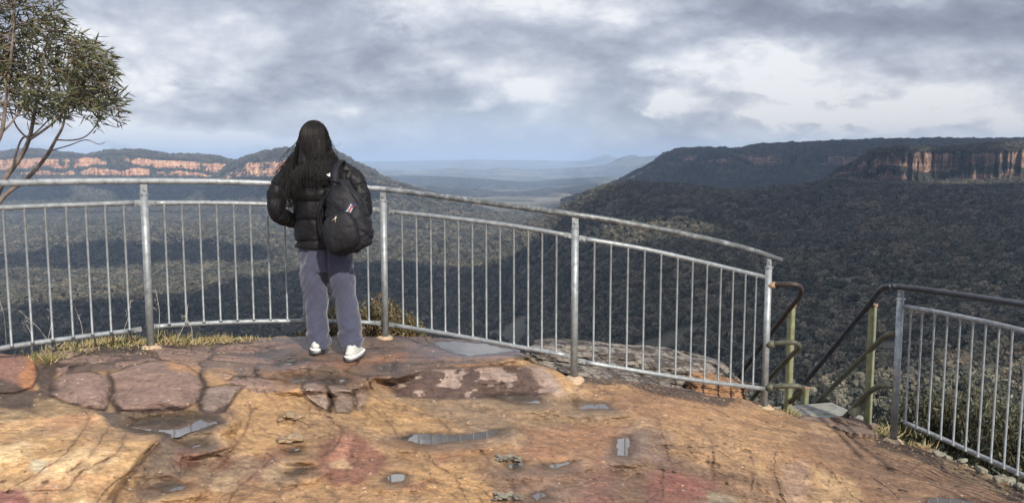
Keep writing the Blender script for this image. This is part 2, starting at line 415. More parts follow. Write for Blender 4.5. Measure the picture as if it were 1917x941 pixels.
ridge('cliff_range', [(-700, 292), (-300, 286), (-100, 284), (0, 288), (30, 284), (60, 280), (90, 283), (130, 288), (170, 293), (205, 284), (250, 281), (290, 285), (330, 291), (380, 291), (420, 295), (445, 303), (520, 325), (600, 345)],
      [(-700, 5200), (0, 5500), (600, 5700)], [(-700, 300), (0, 301), (60, 296), (240, 293), (300, 300), (420, 305), (600, 350)], [(-700, 328), (0, 328), (300, 331), (440, 333), (600, 352)], M_solitary, 1500, -291, tiers=2, seed=1, top=500, rockamt=1.25)
ridge('cliff_range', [(410, 330), (425, 315), (445, 303), (480, 290), (510, 283), (555, 278), (600, 279), (635, 286), (660, 300), (680, 311), (700, 321), (718, 333), (745, 345), (780, 356), (850, 376), (900, 392), (960, 412), (1000, 420)],
      [(410, 5350), (620, 4700), (760, 4200), (1000, 3900)], [(410, 335), (470, 303), (560, 298), (640, 308), (700, 330), (760, 352), (1000, 421)], [(410, 338), (470, 332), (600, 334), (660, 330), (720, 345), (760, 356), (1000, 424)], M_solitary, 1000, -291, tiers=1, seed=2, top=260, rockamt=0.8)
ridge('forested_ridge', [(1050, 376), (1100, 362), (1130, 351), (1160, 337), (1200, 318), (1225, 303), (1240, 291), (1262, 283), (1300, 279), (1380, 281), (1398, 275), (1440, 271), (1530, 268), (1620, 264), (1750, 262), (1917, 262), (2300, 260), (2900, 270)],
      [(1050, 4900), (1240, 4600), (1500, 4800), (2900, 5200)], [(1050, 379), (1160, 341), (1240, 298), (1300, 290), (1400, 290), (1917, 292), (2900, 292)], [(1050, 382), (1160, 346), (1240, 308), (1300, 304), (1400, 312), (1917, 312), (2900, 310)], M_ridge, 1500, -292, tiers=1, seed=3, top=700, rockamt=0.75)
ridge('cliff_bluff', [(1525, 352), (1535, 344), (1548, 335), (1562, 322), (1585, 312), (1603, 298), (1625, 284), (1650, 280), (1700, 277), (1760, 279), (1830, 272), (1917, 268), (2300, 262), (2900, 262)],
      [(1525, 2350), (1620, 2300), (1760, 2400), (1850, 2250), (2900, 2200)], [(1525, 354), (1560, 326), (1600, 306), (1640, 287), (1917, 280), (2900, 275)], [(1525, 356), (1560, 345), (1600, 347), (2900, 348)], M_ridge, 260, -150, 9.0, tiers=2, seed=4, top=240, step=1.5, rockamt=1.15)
M_farshade = forest_mat('shade_tinted_ranges', (0.018, 0.020, 0.018), (0.032, 0.034, 0.028), (0.045, 0.045, 0.034), 1 / 60.0, 30)  # cloud shade on the valley hills is put into this darker forest colour
def far_ridge(name, sky, r, seed, rough=0.4, mat=None):
    x0, x1 = sky[0][0], sky[-1][0]; px = np.arange(x0, x1 + 1, 3.0)
    s = sinterp(sky)(px) + fbm2(px / 25, px * 0, 4, seed) * 4 * rough; a, y, z = ray(px, s); zt = z / y * r
    V = []; n = 30
    for k in range(n):
        q = k / (n - 1); V.append(np.stack([(px - CX) / F * r * (1 + 0 * q), 0 * px + r - r * 0.16 * (1 - q) + fbm2(px / 30, px * 0 + k / 7, 4, seed + 3) * r * 0.05, -300 + (zt + 300) * q ** 1.1 + (1 - q) * q * fbm2(px / 20, px * 0 + k / 4, 4, seed + 5) * 260], -1))
    for k in (1, 2): V.append(np.stack([(px - CX) / F * r, 0 * px + r * (1 + 0.05 * k), zt * (1 - k / 2) - 150 * k], -1))
    V = np.array(V)
    tag(mesh_obj(name, V.reshape(-1, 3), grid_faces(len(V), len(px)), mat or M_far), kind='structure')
far_ridge('distant_range', [(200, 303), (700, 302), (900, 299), (1080, 301), (1110, 296), (1135, 290), (1165, 297), (1300, 300), (1900, 296)], 27000, 60)
far_ridge('distant_hills', [(300, 318), (600, 318), (720, 318), (800, 317), (850, 314), (900, 317), (940, 314), (1000, 317), (1080, 313), (1120, 310), (1140, 305), (1160, 295), (1185, 290), (1205, 293), (1245, 291), (1300, 293), (1700, 300)], 17000, 61)
far_ridge('valley_hills', [(300, 327), (600, 327), (720, 327), (850, 331), (950, 338), (1000, 339), (1080, 333), (1170, 330), (1300, 328), (1700, 328)], 11000, 62, mat=M_farshade)
far_ridge('valley_hills', [(560, 350), (700, 345), (800, 347), (880, 352), (960, 358), (1020, 352), (1100, 345), (1200, 340), (1300, 338)], 8200, 63, mat=M_farshade)

# ------------------------------------------------------------------ forest of real crowns on the nearer slopes
m, t, b = material('forest_leaves'); M_fleaf = m
oi = t.node('ShaderNodeObjectInfo').outputs['Random']
ip = t.node('ShaderNodeNewGeometry').outputs['Random Per Island']
cc = t.ramp(oi, [(0.0, (0.050, 0.052, 0.038)), (0.35, (0.086, 0.085, 0.060)), (0.7, (0.118, 0.112, 0.080)), (0.9, (0.18, 0.16, 0.115)), (1.0, (0.17, 0.13, 0.095))])
cc = t.mix(t.math('MULTIPLY', ip, 0.5), cc, t.mix(1.0, cc, (1.9, 1.85, 1.9), 'MULTIPLY'))
gp_ = t.node('ShaderNodeNewGeometry').outputs['Position']
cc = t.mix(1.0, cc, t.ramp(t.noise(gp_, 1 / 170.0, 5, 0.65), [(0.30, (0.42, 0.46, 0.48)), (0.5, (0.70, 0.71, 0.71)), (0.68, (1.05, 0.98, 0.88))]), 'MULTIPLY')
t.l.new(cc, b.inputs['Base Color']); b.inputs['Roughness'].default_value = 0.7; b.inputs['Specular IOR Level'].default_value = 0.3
M_fbark = plain('forest_bark', (0.22, 0.19, 0.16), 0.9)
crowns = bpy.data.collections.new('crown_kinds')      # the crown shapes the forest repeats; not linked to the scene themselves
rng = np.random.default_rng(5)
for kdx in range(5):
    V = []; Fc = []; mi = []; n = 0
    lob = [(0, 0, 6.5, 3.2)] + [(rng.normal(0, 1.7), rng.normal(0, 1.7), 4.5 + rng.random() * 4.5, 1.2 + rng.random() * 1.4) for _ in range(7)]
    for (lx, ly, lz, lr) in lob:
        for _ in range(int(24 * lr)):
            d = rng.normal(size=3); d /= np.linalg.norm(d); d[2] = abs(d[2]) if rng.random() < 0.75 else d[2]
            p = np.array([lx, ly, lz]) + d * lr * (0.7 + 0.4 * rng.random()) * np.array([1, 1, 0.75])
            nn = d + rng.normal(size=3) * 0.55; nn /= np.linalg.norm(nn)
            a = np.cross(nn, [0.3, 0.2, 1]); a /= np.linalg.norm(a); b2 = np.cross(nn, a); s = 0.5 + 0.5 * rng.random()
            V += [p - a * s - b2 * s * 0.7, p + a * s * 0.8 - b2 * s, p + a * s + b2 * s * 0.8 + nn * 0.1, p - a * s * 0.7 + b2 * s]; Fc.append((n, n + 1, n + 2, n + 3)); mi.append(0); n += 4
    for k in range(3):
        a0 = k * 2.1; V += [(math.cos(a0) * .18, math.sin(a0) * .18, -2), (math.cos(a0 + 2.1) * .18, math.sin(a0 + 2.1) * .18, -2), (math.cos(a0 + 2.1) * .1, math.sin(a0 + 2.1) * .1, 6), (math.cos(a0) * .1, math.sin(a0) * .1, 6)]; Fc.append((n, n + 1, n + 2, n + 3)); mi.append(1); n += 4
    o = mesh_obj('tree_crown', V, Fc, [M_fleaf, M_fbark], smooth=False, link=False); o.data.polygons.foreach_set('material_index', mi)
    crowns.objects.link(o)
P = []; 
def scatter(r0, r1, spacing, n0, n1, smul, umin=-0.72, umax=0.72):
    N = int((umax - umin) / 2 * (r1 * r1 - r0 * r0) / spacing ** 2)
    r = np.sqrt(rng.random(N) * (r1 * r1 - r0 * r0) + r0 * r0); u = umin + (umax - umin) * rng.random(N)
    z = terrain(u, r)
    px, py = project(u * r, r, z)
    keep = (px > -60) & (px < 1980) & (py < 800) & (py > 330)
    keep &= fbm2(u * r / 90, r / 90, 3, 77) > -0.20
    u, r, z = u[keep], r[keep], z[keep]
    P.append(np.stack([u * r, r, z - 1.5, (0.45 + 1.0 * rng.random(len(r)) ** 1.7) * smul], -1))
scatter(330, 1500, 6.6, 0, 0, 1.0); scatter(1500, 2600, 8.0, 0, 0, 1.12); scatter(2600, 4700, 14.0, 0, 0, 1.5)
P = np.concatenate(P + RT); print('forest trees', len(P))
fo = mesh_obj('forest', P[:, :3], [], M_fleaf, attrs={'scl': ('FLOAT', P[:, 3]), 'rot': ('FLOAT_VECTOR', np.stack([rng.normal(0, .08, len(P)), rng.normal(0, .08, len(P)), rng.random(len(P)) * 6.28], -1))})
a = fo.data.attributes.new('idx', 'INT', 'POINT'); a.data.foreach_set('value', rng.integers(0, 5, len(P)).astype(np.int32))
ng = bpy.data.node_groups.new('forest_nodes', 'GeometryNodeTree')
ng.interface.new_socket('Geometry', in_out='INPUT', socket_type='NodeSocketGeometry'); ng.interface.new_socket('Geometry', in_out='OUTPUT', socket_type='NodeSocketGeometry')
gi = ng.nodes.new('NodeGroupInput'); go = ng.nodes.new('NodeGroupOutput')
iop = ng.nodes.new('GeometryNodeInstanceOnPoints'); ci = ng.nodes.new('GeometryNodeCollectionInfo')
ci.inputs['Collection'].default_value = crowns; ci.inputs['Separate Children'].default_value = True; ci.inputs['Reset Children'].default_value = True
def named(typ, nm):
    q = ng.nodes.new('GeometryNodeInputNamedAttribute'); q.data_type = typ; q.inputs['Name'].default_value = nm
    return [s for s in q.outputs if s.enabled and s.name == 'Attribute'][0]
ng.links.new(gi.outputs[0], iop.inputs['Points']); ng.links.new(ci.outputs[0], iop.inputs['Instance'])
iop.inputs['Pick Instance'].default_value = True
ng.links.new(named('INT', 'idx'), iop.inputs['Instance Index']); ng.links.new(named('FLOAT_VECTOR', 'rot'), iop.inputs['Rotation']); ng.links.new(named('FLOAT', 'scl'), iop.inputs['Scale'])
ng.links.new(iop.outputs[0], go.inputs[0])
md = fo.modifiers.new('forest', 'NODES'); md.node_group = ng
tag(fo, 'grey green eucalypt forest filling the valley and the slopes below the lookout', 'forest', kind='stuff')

# ------------------------------------------------------------------ clouds overhead (out of the frame) shaped to shade chosen parts of the valley
def inpoly(x, y, P):
    c = np.zeros(x.shape, bool); n = len(P)
    for i in range(n):
        x1, y1 = P[i]; x2, y2 = P[(i + 1) % n]
        if y1 == y2: continue
        c ^= ((y1 > y) != (y2 > y)) & (x < (x2 - x1) * (y - y1) / (y2 - y1) + x1)
    return c
SH = [[(-400, 640), (0, 600), (200, 575), (380, 555), (450, 538), (560, 522), (640, 508), (720, 503), (900, 505), (1000, 515), (1080, 480), (1160, 470), (1230, 480), (1340, 470), (1420, 440), (1500, 400), (2400, 395), (2400, 655), (1700, 662), (1500, 700), (1400, 800), (-400, 900)],
      [(-300, 505), (60, 480), (200, 462), (330, 455), (470, 462), (520, 478), (430, 492), (200, 500)],
      [(-400, 336), (300, 340), (460, 345), (430, 372), (250, 380), (60, 375), (-300, 385)],
      [(1130, 372), (1250, 378), (1400, 386), (1340, 352), (1500, 352), (1620, 345), (2400, 352), (2400, 395), (1500, 402), (1300, 425), (1180, 405)],
      [(1180, 348), (1420, 345), (1400, 384), (1230, 376)],
      [(990, 420), (1090, 415), (1150, 440), (1090, 462), (980, 450)]]
ZC = 950.0
cu = np.linspace(-0.8, 0.8, 500); cr = np.exp(np.linspace(math.log(330), math.log(5600), 420))
CU, CR = np.meshgrid(cu, cr); CZ = terrain(CU, CR); cpx, cpy = project(CU * CR, CR, CZ)
jx = fbm2(cpx / 60, cpy / 25, 4, 88) * 70; jy = fbm2(cpx / 60, cpy / 25, 4, 99) * 34
sm = np.zeros(CU.shape, bool)
for q in SH: sm |= inpoly(cpx + jx, cpy + jy, q)
kp_ = ~((CR > 3700) & (cpx < 930)); TX, TYY, TZ, SMA = [(CU * CR)[kp_]], [CR[kp_]], [CZ[kp_]], [sm[kp_]]
for sd_, V_, pxx in RVS:
    V_ = V_[:-3]; pxx = pxx[:-3]; x_, y_, z_ = V_[..., 0].ravel(), V_[..., 1].ravel(), V_[..., 2].ravel(); qx, qy = project(x_, y_, z_); nz = fbm2(qx / 46, qy / 60, 4, 7)
    if sd_ == 3: s_ = np.ones(x_.shape, bool)
    elif sd_ == 4: s_ = nz < -0.01
    else: s_ = (qy > 346) & (qy < 376) & (nz < .05)
    for A__, b__ in ((TX, x_), (TYY, y_), (TZ, z_), (SMA, s_)): A__.append(np.repeat(b__, 3))
TX, TYY, TZ, sm = map(np.concatenate, (TX, TYY, TZ, SMA))
kk = (ZC - TZ) / sun_vec.z
sx = TX + sun_vec.x * kk; sy = TYY + sun_vec.y * kk
cell = 34.0; gx0, gy0 = sx.min() - 100, sy.min() - 100; gn = int((sx.max() - gx0) / cell) + 6, int((sy.max() - gy0) / cell) + 6
H1 = np.zeros((gn[1], gn[0])); H0 = np.zeros_like(H1)
ii = ((sx - gx0) / cell).astype(int); jj = ((sy - gy0) / cell).astype(int)
np.add.at(H0, (jj, ii), 1); np.add.at(H1, (jj, ii), sm.astype(float))
def blur(A, n=1):
    for _ in range(n):
        A = (A + np.roll(A, 1, 0) + np.roll(A, -1, 0)) / 3; A = (A + np.roll(A, 1, 1) + np.roll(A, -1, 1)) / 3
    return A
D = blur(H1, 2) / np.maximum(blur(H0, 2), 1e-3); D[blur(H0, 2) < 0.02] = 0
# keep the sun on the lookout itself
gyy, gxx = np.mgrid[0:gn[1], 0:gn[0]]; wx = gx0 + (gxx + .5) * cell; wy = gy0 + (gyy + .5) * cell
kc = ZC / sun_vec.z; near = np.hypot(wx - sun_vec.x * kc, wy - (3 + sun_vec.y * kc)); D[near < 130] = 0
D = blur(D, 1)
inside = D > 0.5
dist = blur(inside.astype(float), 6)
zt_ = ZC + 25 + 160 * dist * (0.6 + fbm2(wx / 180, wy / 180, 4, 5)); zb_ = ZC - 12 - 30 * dist * (1 + fbm2(wx / 120, wy / 120, 3, 6))
vi = {}; V = []; Fc = []
def vid(j, i, s_):
    k = (j, i, s_)
    if k not in vi:
        vi[k] = len(V); V.append((gx0 + i * cell, gy0 + j * cell, (zt_ if s_ else zb_)[j, i]))
    return vi[k]
for j in range(1, gn[1] - 1):
    for i in range(1, gn[0] - 1):
        if not inside[j, i]: continue
        Fc.append((vid(j, i, 1), vid(j, i + 1, 1), vid(j + 1, i + 1, 1), vid(j + 1, i, 1)))
        Fc.append((vid(j, i, 0), vid(j + 1, i, 0), vid(j + 1, i + 1, 0), vid(j, i + 1, 0)))
        for (dj, di, a_, b_) in ((-1, 0, (0, 0), (0, 1)), (1, 0, (1, 1), (1, 0)), (0, -1, (1, 0), (0, 0)), (0, 1, (0, 1), (1, 1))):
            if not inside[j + dj, i + di]:
                p_, q_ = (j + a_[0], i + a_[1]), (j + b_[0], i + b_[1])
                Fc.append((vid(*p_, 0), vid(*q_, 0), vid(*q_, 1), vid(*p_, 1)))
M_shade_cloud = bpy.data.materials.new('cloud'); M_shade_cloud.use_nodes = True; t = NT(M_shade_cloud.node_tree)
for n in list(t.n): t.n.remove(n)
out = t.node('ShaderNodeOutputMaterial'); df = t.node('ShaderNodeBsdfDiffuse'); tr = t.node('ShaderNodeBsdfTranslucent'); mx = t.node('ShaderNodeMixShader')
df.inputs[0].default_value = (.9, .9, .92, 1); tr.inputs[0].default_value = (.8, .82, .88, 1); mx.inputs[0].default_value = 0.45
t.l.new(df.outputs[0], mx.inputs[1]); t.l.new(tr.outputs[0], mx.inputs[2]); t.l.new(mx.outputs[0], out.inputs[0])
tag(mesh_obj('clouds', V, Fc, M_shade_cloud), 'grey white cloud bank above the frame, shaped to shade parts of the valley', kind='structure')

# ------------------------------------------------------------------ haze
HAZE = 6.4e-5
M_haze = bpy.data.materials.new('haze'); M_haze.use_nodes = True; t = NT(M_haze.node_tree)
for n in list(t.n): t.n.remove(n)
out = t.node('ShaderNodeOutputMaterial'); pvn = t.node('ShaderNodeVolumePrincipled')
pvn.inputs['Color'].default_value = (0.56, 0.74, 1.0, 1); pvn.inputs['Density'].default_value = HAZE; pvn.inputs['Anisotropy'].default_value = 0.0
t.l.new(pvn.outputs[0], out.inputs['Volume'])
hz = MB().box((0, 47000, -80), (190000, 100000, 760)); hz_o = hz.build('haze', M_haze, smooth=False)
tag(hz_o, 'thin blue haze lying over the valley', kind='stuff')
# ================================================================== THE ROCK LEDGE
zy = lambda px, py, Y: float(ray(px, py)[2] / ray(px, py)[1] * Y)
G = []
for p in [(-700, 720, 3.2), (-300, 700, 4.1), (0, 682, 4.84), (130, 662, 5.12), (276, 650, 5.43), (400, 643, 5.72), (560, 636, 5.98), (720, 632, 6.05), (850, 655, 5.88), (960, 682, 5.73), (1077, 708, 5.60),
          (1200, 722, 5.68), (1320, 740, 5.83), (1432, 762, 6.10), (1670, 825, 5.75), (1917, 925, 4.66)]: G.append((p[0], p[1], zy(*p)))
G += [(20, 735, -1.27), (100, 690, -1.235), (170, 700, -1.245), (300, 690, -1.255), (350, 720, -1.295), (240, 768, -1.352), (130, 752, -1.325), (370, 768, -1.355), (310, 795, -1.376), (220, 790, -1.366),
      (60, 765, -1.31), (150, 765, -1.33), (0, 860, -1.36), (0, 941, -1.43), (200, 941, -1.47), (200, 850, -1.375), (280, 818, -1.372), (330, 850, -1.425), (300, 905, -1.48), (400, 941, -1.55),
      (450, 700, -1.29), (450, 740, -1.36), (450, 800, -1.44), (500, 880, -1.52), (600, 941, -1.58), (592, 668, -1.302), (657, 674, -1.315), (620, 715, -1.36), (620, 770, -1.45), (650, 850, -1.53),
      (760, 670, -1.325), (850, 690, -1.375), (980, 690, -1.42), (760, 742, -1.485), (850, 744, -1.50), (950, 738, -1.51), (1040, 748, -1.54),
      (960, 760, -1.53), (850, 815, -1.56), (960, 900, -1.60), (960, 941, -1.62), (1120, 760, -1.57), (1160, 830, -1.62), (1160, 941, -1.68),
      (1200, 750, -1.57), (1300, 770, -1.63), (1400, 790, -1.73), (1500, 800, -1.84), (1300, 850, -1.67), (1400, 860, -1.73), (1300, 941, -1.75), (1450, 941, -1.82), (1500, 860, -1.80),
      (1560, 890, -1.86), (1640, 930, -1.90), (1600, 830, -1.91), (1720, 890, -1.93), (1800, 941, -1.93), (1917, 960, -1.86),
      (0, 1600, -1.6), (958, 1600, -1.66), (1917, 1600, -1.75), (0, 3500, -1.66), (958, 3500, -1.68), (1917, 3500, -1.72), (-900, 1600, -1.6), (2700, 1600, -1.85), (-900, 3500, -1.65), (2700, 3500, -1.75), (-900, 980, -1.5), (2700, 1200, -1.8), (-500, 850, -1.35)]
G = np.array(G, float)
lp = lambda py: np.log(np.maximum(py, 400) - 305) * 900
base = rbf(np.stack([G[:, 0], lp(G[:, 1])], -1), G[:, 2], 0.5)
def gz(px, py): return base(np.asarray(px, float), lp(np.asarray(py, float)))
EDGE = interp([(-1200, 735), (-700, 705), (-300, 690), (0, 662), (60, 662), (85, 655), (130, 651), (200, 648), (276, 645), (400, 638), (480, 633), (560, 629), (720, 628), (790, 630), (860, 634), (950, 648), (985, 662), (1010, 676), (1040, 692), (1060, 703), (1077, 706), (1130, 708), (1200, 715), (1290, 733), (1380, 745), (1432, 755), (1460, 766), (1490, 782), (1540, 792), (1600, 802), (1640, 810), (1665, 818), (1700, 828), (1740, 842), (1800, 866), (1917, 916), (2050, 985), (2300, 1130), (2900, 1500)])

PUD = [[(243, 800), (262, 786), (300, 779), (350, 780), (395, 783), (405, 790), (385, 798), (350, 805), (330, 814), (300, 808)],
       [(748, 820), (770, 812), (810, 811), (850, 814), (870, 812), (905, 806), (935, 803), (925, 812), (900, 822), (870, 823), (840, 826), (800, 832), (770, 826)],
       [(812, 641), (850, 638), (900, 643), (940, 650), (965, 656), (930, 661), (875, 665), (840, 656)],
       [(925, 741), (960, 739), (1000, 742), (1012, 755), (975, 753)], [(1080, 752), (1130, 755), (1142, 765), (1085, 764)],
       [(485, 662), (515, 658), (548, 664), (500, 671)], [(516, 681), (535, 675), (568, 671), (550, 681)], [(605, 712), (630, 707), (650, 711), (640, 716), (615, 716)],
       [(723, 890), (740, 884), (760, 889), (756, 898), (735, 902), (725, 897)], [(288, 911), (315, 902), (347, 906), (342, 915), (310, 919)], [(538, 884), (560, 873), (583, 875), (565, 885), (548, 889)],
       [(705, 685), (735, 681), (732, 692), (712, 691)], [(1156, 820), (1176, 817), (1180, 834), (1172, 853), (1157, 850)], [(1018, 869), (1050, 865), (1072, 863), (1045, 875), (1025, 876)],
       [(950, 869), (976, 865), (976, 876), (955, 877)], [(538, 716), (570, 703), (582, 706), (560, 717)], [(348, 829), (375, 823), (387, 831), (360, 836)],
       [(1733, 945), (1742, 931), (1800, 933), (1832, 942), (1825, 953), (1735, 955)], [(993, 927), (1012, 919), (1022, 928), (1005, 935)], [(540, 842), (562, 837), (566, 846), (545, 848)]]
def segd(x, y, P, closed=True, ky=1.0):
    d = np.full(x.shape, 1e9); n = len(P)
    for i in range(n if closed else n - 1):
        ax, ay = P[i]; bx, by = P[(i + 1) % n]; ax, bx = float(ax), float(bx); ay, by = ay * ky, by * ky
        vx, vy = bx - ax, by - ay; L2 = vx * vx + vy * vy + 1e-9
        q = np.clip(((x - ax) * vx + (y * ky - ay) * vy) / L2, 0, 1)
        d = np.minimum(d, np.hypot(x - ax - q * vx, y * ky - ay - q * vy))
    return d
def sdist(x, y, P, ky=2.0):
    d = segd(x, y, P, True, ky); return np.where(inpoly(x, y, P), -d, d)

# grid over the ledge
gpx = np.concatenate([np.linspace(-1000, -30, 60)[:-1], np.arange(-30, 1950, 1.75), np.linspace(1950, 2800, 50)])
NR = 330
tt = np.linspace(0, 1, NR)
E = EDGE(gpx) + fbm2(gpx / 40, gpx * 0, 4, 2) * 6 + fbm2(gpx / 9, gpx * 0, 3, 4) * 3
BOT = np.maximum(985, E + 240)
GX = np.repeat(gpx[None, :], NR, 0); GY = E[None, :] + tt[:, None] * (BOT - E)[None, :]
near_rows = 34
q = np.linspace(0, 1, near_rows + 1)[1:] ** 2
GX2 = np.repeat(gpx[None, :], near_rows, 0); GY2 = BOT[None, :] + q[:, None] * (6000 - BOT)[None, :]
PX = np.concatenate([GX, GX2]); PY = np.concatenate([GY, GY2])
Z = gz(PX, np.minimum(PY, 3500))
WX, WY, _ = arrZ(PX, PY, Z)
nearfade = 1 - sstep(1000, 1500, PY)

# colours of the sandstone (linear base colours)
OCH = np.array((0.46, 0.295, 0.145)); OCHL = np.array((0.58, 0.42, 0.24)); PINK = np.array((0.245, 0.168, 0.140)); PINKL = np.array((0.33, 0.25, 0.21))
TAN = np.array((0.29, 0.185, 0.100)); BRN = np.array((0.100, 0.064, 0.046)); RED = np.array((0.185, 0.075, 0.058)); ORG = np.array((0.50, 0.235, 0.085)); RUST = np.array((0.26, 0.13, 0.065))
GREY = np.array((0.20, 0.165, 0.14)); DIRT = np.array((0.060, 0.042, 0.032)); OLIV = np.array((0.22, 0.17, 0.10)); SALM = np.array((0.42, 0.21, 0.14))
Cc = np.zeros(PX.shape + (3,)); Cc[:] = TAN; wet = np.full(PX.shape, 0.35); dH = np.zeros(PX.shape)
def mixc(c, mask): 
    global Cc
    Cc = Cc * (1 - mask[..., None]) + np.asarray(c) * mask[..., None]
nA = fbm2(WX * 1.5, WY * 1.5, 5, 11); nB = fbm2(WX * 5, WY * 5, 5, 12); nC = fbm2(WX * 22, WY * 22, 4, 13); nD = fbm2(WX * 2.2 + WY * 1.0, WY * 5 - WX * 1.5, 5, 14)
edge_n = (nB * 26 + nC * 12)
def patch(P, c, soft=8, amt=1.0, k=1.0, w=None, ky=2.0):
    d = sdist(PX, PY, P, ky) + edge_n * k; m_ = (1 - sstep(-soft, soft, d)) * amt
    if c is not None: mixc(c, m_)
    if w is not None:
        global wet; wet = wet * (1 - m_) + w * m_
    return m_
# broad colour zones
mixc(OCH, sstep(0.0, 0.2, nA + nD * 0.6) * 0.6)
mixc(GREY, sstep(0.05, 0.2, -nA + nB * 0.5) * 0.4)
mixc(RUST, sstep(0.08, 0.2, nD) * 0.45); mixc(OCHL, sstep(0.12, 0.22, nB) * 0.3)
patch([(640, 735), (1060, 735), (1240, 760), (1160, 800), (960, 800), (820, 800), (700, 760)], (0.26, 0.185, 0.115), 30, 0.8, w=.4)
patch([(1080, 735), (1240, 715), (1480, 790), (1920, 930), (1920, 990), (1660, 990), (1400, 830), (1200, 790)], (0.255, 0.150, 0.085), 22, 0.85, w=.12)
patch([(1480, 800), (1700, 830), (1920, 960), (1900, 1000), (1640, 930), (1540, 860)], (0.21, 0.135, 0.088), 18, 0.7, w=.1)
patch([(1240, 735), (1440, 765), (1480, 800), (1330, 790)], (0.40, 0.24, 0.12), 20, 0.7, w=.1)
patch([(380, 720), (520, 725), (700, 790), (760, 850), (640, 870), (430, 850), (400, 790)], (0.33, 0.215, 0.115), 20, 0.7, w=.5)
patch([(980, 800), (1180, 790), (1200, 870), (1080, 870), (980, 850)], (0.33, 0.175, 0.095), 25, 0.7, w=.4)
patch([(640, 740), (740, 745), (880, 810), (760, 812), (690, 815)], (0.46, 0.285, 0.125), 14, 0.65, 1.8)
patch([(440, 720), (500, 718), (560, 790), (500, 860), (400, 830), (440, 770)], (0.46, 0.29, 0.135), 14, 0.55, 1.8)
patch([(620, 850), (900, 850), (960, 960), (500, 990), (520, 920)], (0.36, 0.22, 0.11), 25, 0.6, w=.35)
patch([(760, 870), (860, 870), (980, 960), (820, 990)], (0.46, 0.285, 0.125), 18, 0.6)
patch([(900, 880), (1300, 850), (1380, 960), (1000, 990)], (0.165, 0.105, 0.082), 24, 0.7, w=.75)
patch([(1240, 770), (1500, 800), (1470, 880), (1300, 880), (1230, 830)], (0.37, 0.235, 0.125), 18, 0.7, w=.25)
patch([(1160, 800), (1260, 805), (1230, 880), (1120, 880)], (0.22, 0.16, 0.125), 16, 0.6, w=.7)
patch([(1150, 860), (1390, 862), (1500, 920), (1500, 990), (1180, 990)], (0.20, 0.13, 0.085), 16, 0.7, w=.5)
# upper terrace: brown wet shelf with cracked slabs
patch([(-60, 640), (1000, 620), (1000, 668), (760, 692), (640, 720), (430, 720), (360, 690), (60, 700), (-60, 700)], (0.125, 0.082, 0.062), 10, 0.95, 0.6, w=.6)
# yellow ledge at the lower left
YL = [(-80, 765), (60, 745), (150, 748), (205, 785), (215, 800), (310, 803), (312, 815), (280, 845), (262, 868), (215, 925), (180, 1000), (-80, 1000)]
mY = patch(YL, OCH, 4, 1.0, 0.5, w=.08)
mixc(OCHL, mY * sstep(-0.03, 0.16, nB + nA) * 0.85); mixc((0.36, 0.24, 0.14), mY * sstep(0.06, 0.18, -nD) * 0.8); mixc((0.48, 0.255, 0.15), mY * sstep(0.08, 0.2, fbm2(WX * 3 + 9, WY * 3, 4, 31)) * 0.5)
patch([(-80, 760), (60, 745), (150, 745), (200, 775), (120, 775), (0, 790)], (0.22, 0.165, 0.10), 10, 0.75)
patch([(-80, 925), (45, 915), (55, 945), (20, 1000), (-80, 1000)], (0.27, 0.105, 0.10), 8, 0.85)
patch([(60, 860), (85, 862), (85, 882), (60, 880)], (0.50, 0.47, 0.36), 8, 0.7)
# channel beside the yellow ledge
patch([(310, 805), (400, 800), (420, 830), (340, 900), (300, 941), (250, 941), (260, 880)], (0.17, 0.125, 0.09), 12, 0.8, w=.8)
patch([(180, 770), (400, 765), (420, 790), (380, 812), (250, 812), (205, 795)], (0.125, 0.09, 0.06), 7, 0.95, 0.6, w=.85)
# pinkish boulders (dry, pale) in the terrace wall
B1 = [(97, 740), (100, 715), (120, 700), (165, 695), (205, 705), (212, 740), (196, 768), (160, 762), (120, 750)]
B2 = [(205, 700), (250, 682), (300, 673), (345, 682), (372, 700), (382, 725), (370, 750), (340, 768), (280, 772), (225, 768), (208, 740)]
B3 = [(372, 735), (385, 726), (420, 720), (458, 722), (440, 740), (420, 770), (385, 775), (374, 760)]
B4 = [(566, 725), (575, 715), (590, 716), (610, 735), (620, 755), (615, 770), (600, 763), (575, 745)]
B5 = [(615, 722), (640, 718), (660, 730), (668, 755), (655, 770), (630, 772), (620, 750)]; B6 = [(662, 722), (685, 725), (690, 750), (672, 768), (662, 755)]
B7 = [(-60, 660), (40, 655), (62, 672), (72, 700), (60, 725), (30, 735), (-60, 738)]
for P_, c_ in ((B1, PINK), (B2, PINK), (B3, (0.24, 0.18, 0.155)), (B4, PINKL * 0.85), (B5, (0.22, 0.17, 0.14)), (B6, (0.24, 0.175, 0.14)), (B7, (0.27, 0.15, 0.115))):
    patch(P_, c_, 5, 0.97, 0.45, w=.08)
patch([(55, 665), (75, 668), (62, 700), (68, 730), (30, 735), (40, 700)], (0.42, 0.20, 0.09), 6, 0.8)
patch([(-60, 705), (20, 715), (70, 735), (60, 765), (-60, 765)], DIRT * 1.3, 7, 0.9, w=.5); patch([(70, 690), (98, 690), (98, 740), (75, 745)], DIRT * 1.3, 8, 0.9, w=.5)
patch([(300, 672), (360, 665), (378, 685), (370, 700), (320, 690)], (0.42, 0.235, 0.11), 8, 0.8)
patch([(380, 690), (432, 682), (445, 700), (420, 722), (395, 715)], (0.42, 0.26, 0.13), 7, 0.85)
patch([(505, 712), (560, 715), (566, 735), (530, 740)], (0.48, 0.27, 0.10), 6, 0.85)
patch([(590, 690), (655, 686), (660, 700), (600, 702)], (0.13, 0.10, 0.055), 8, 0.7)
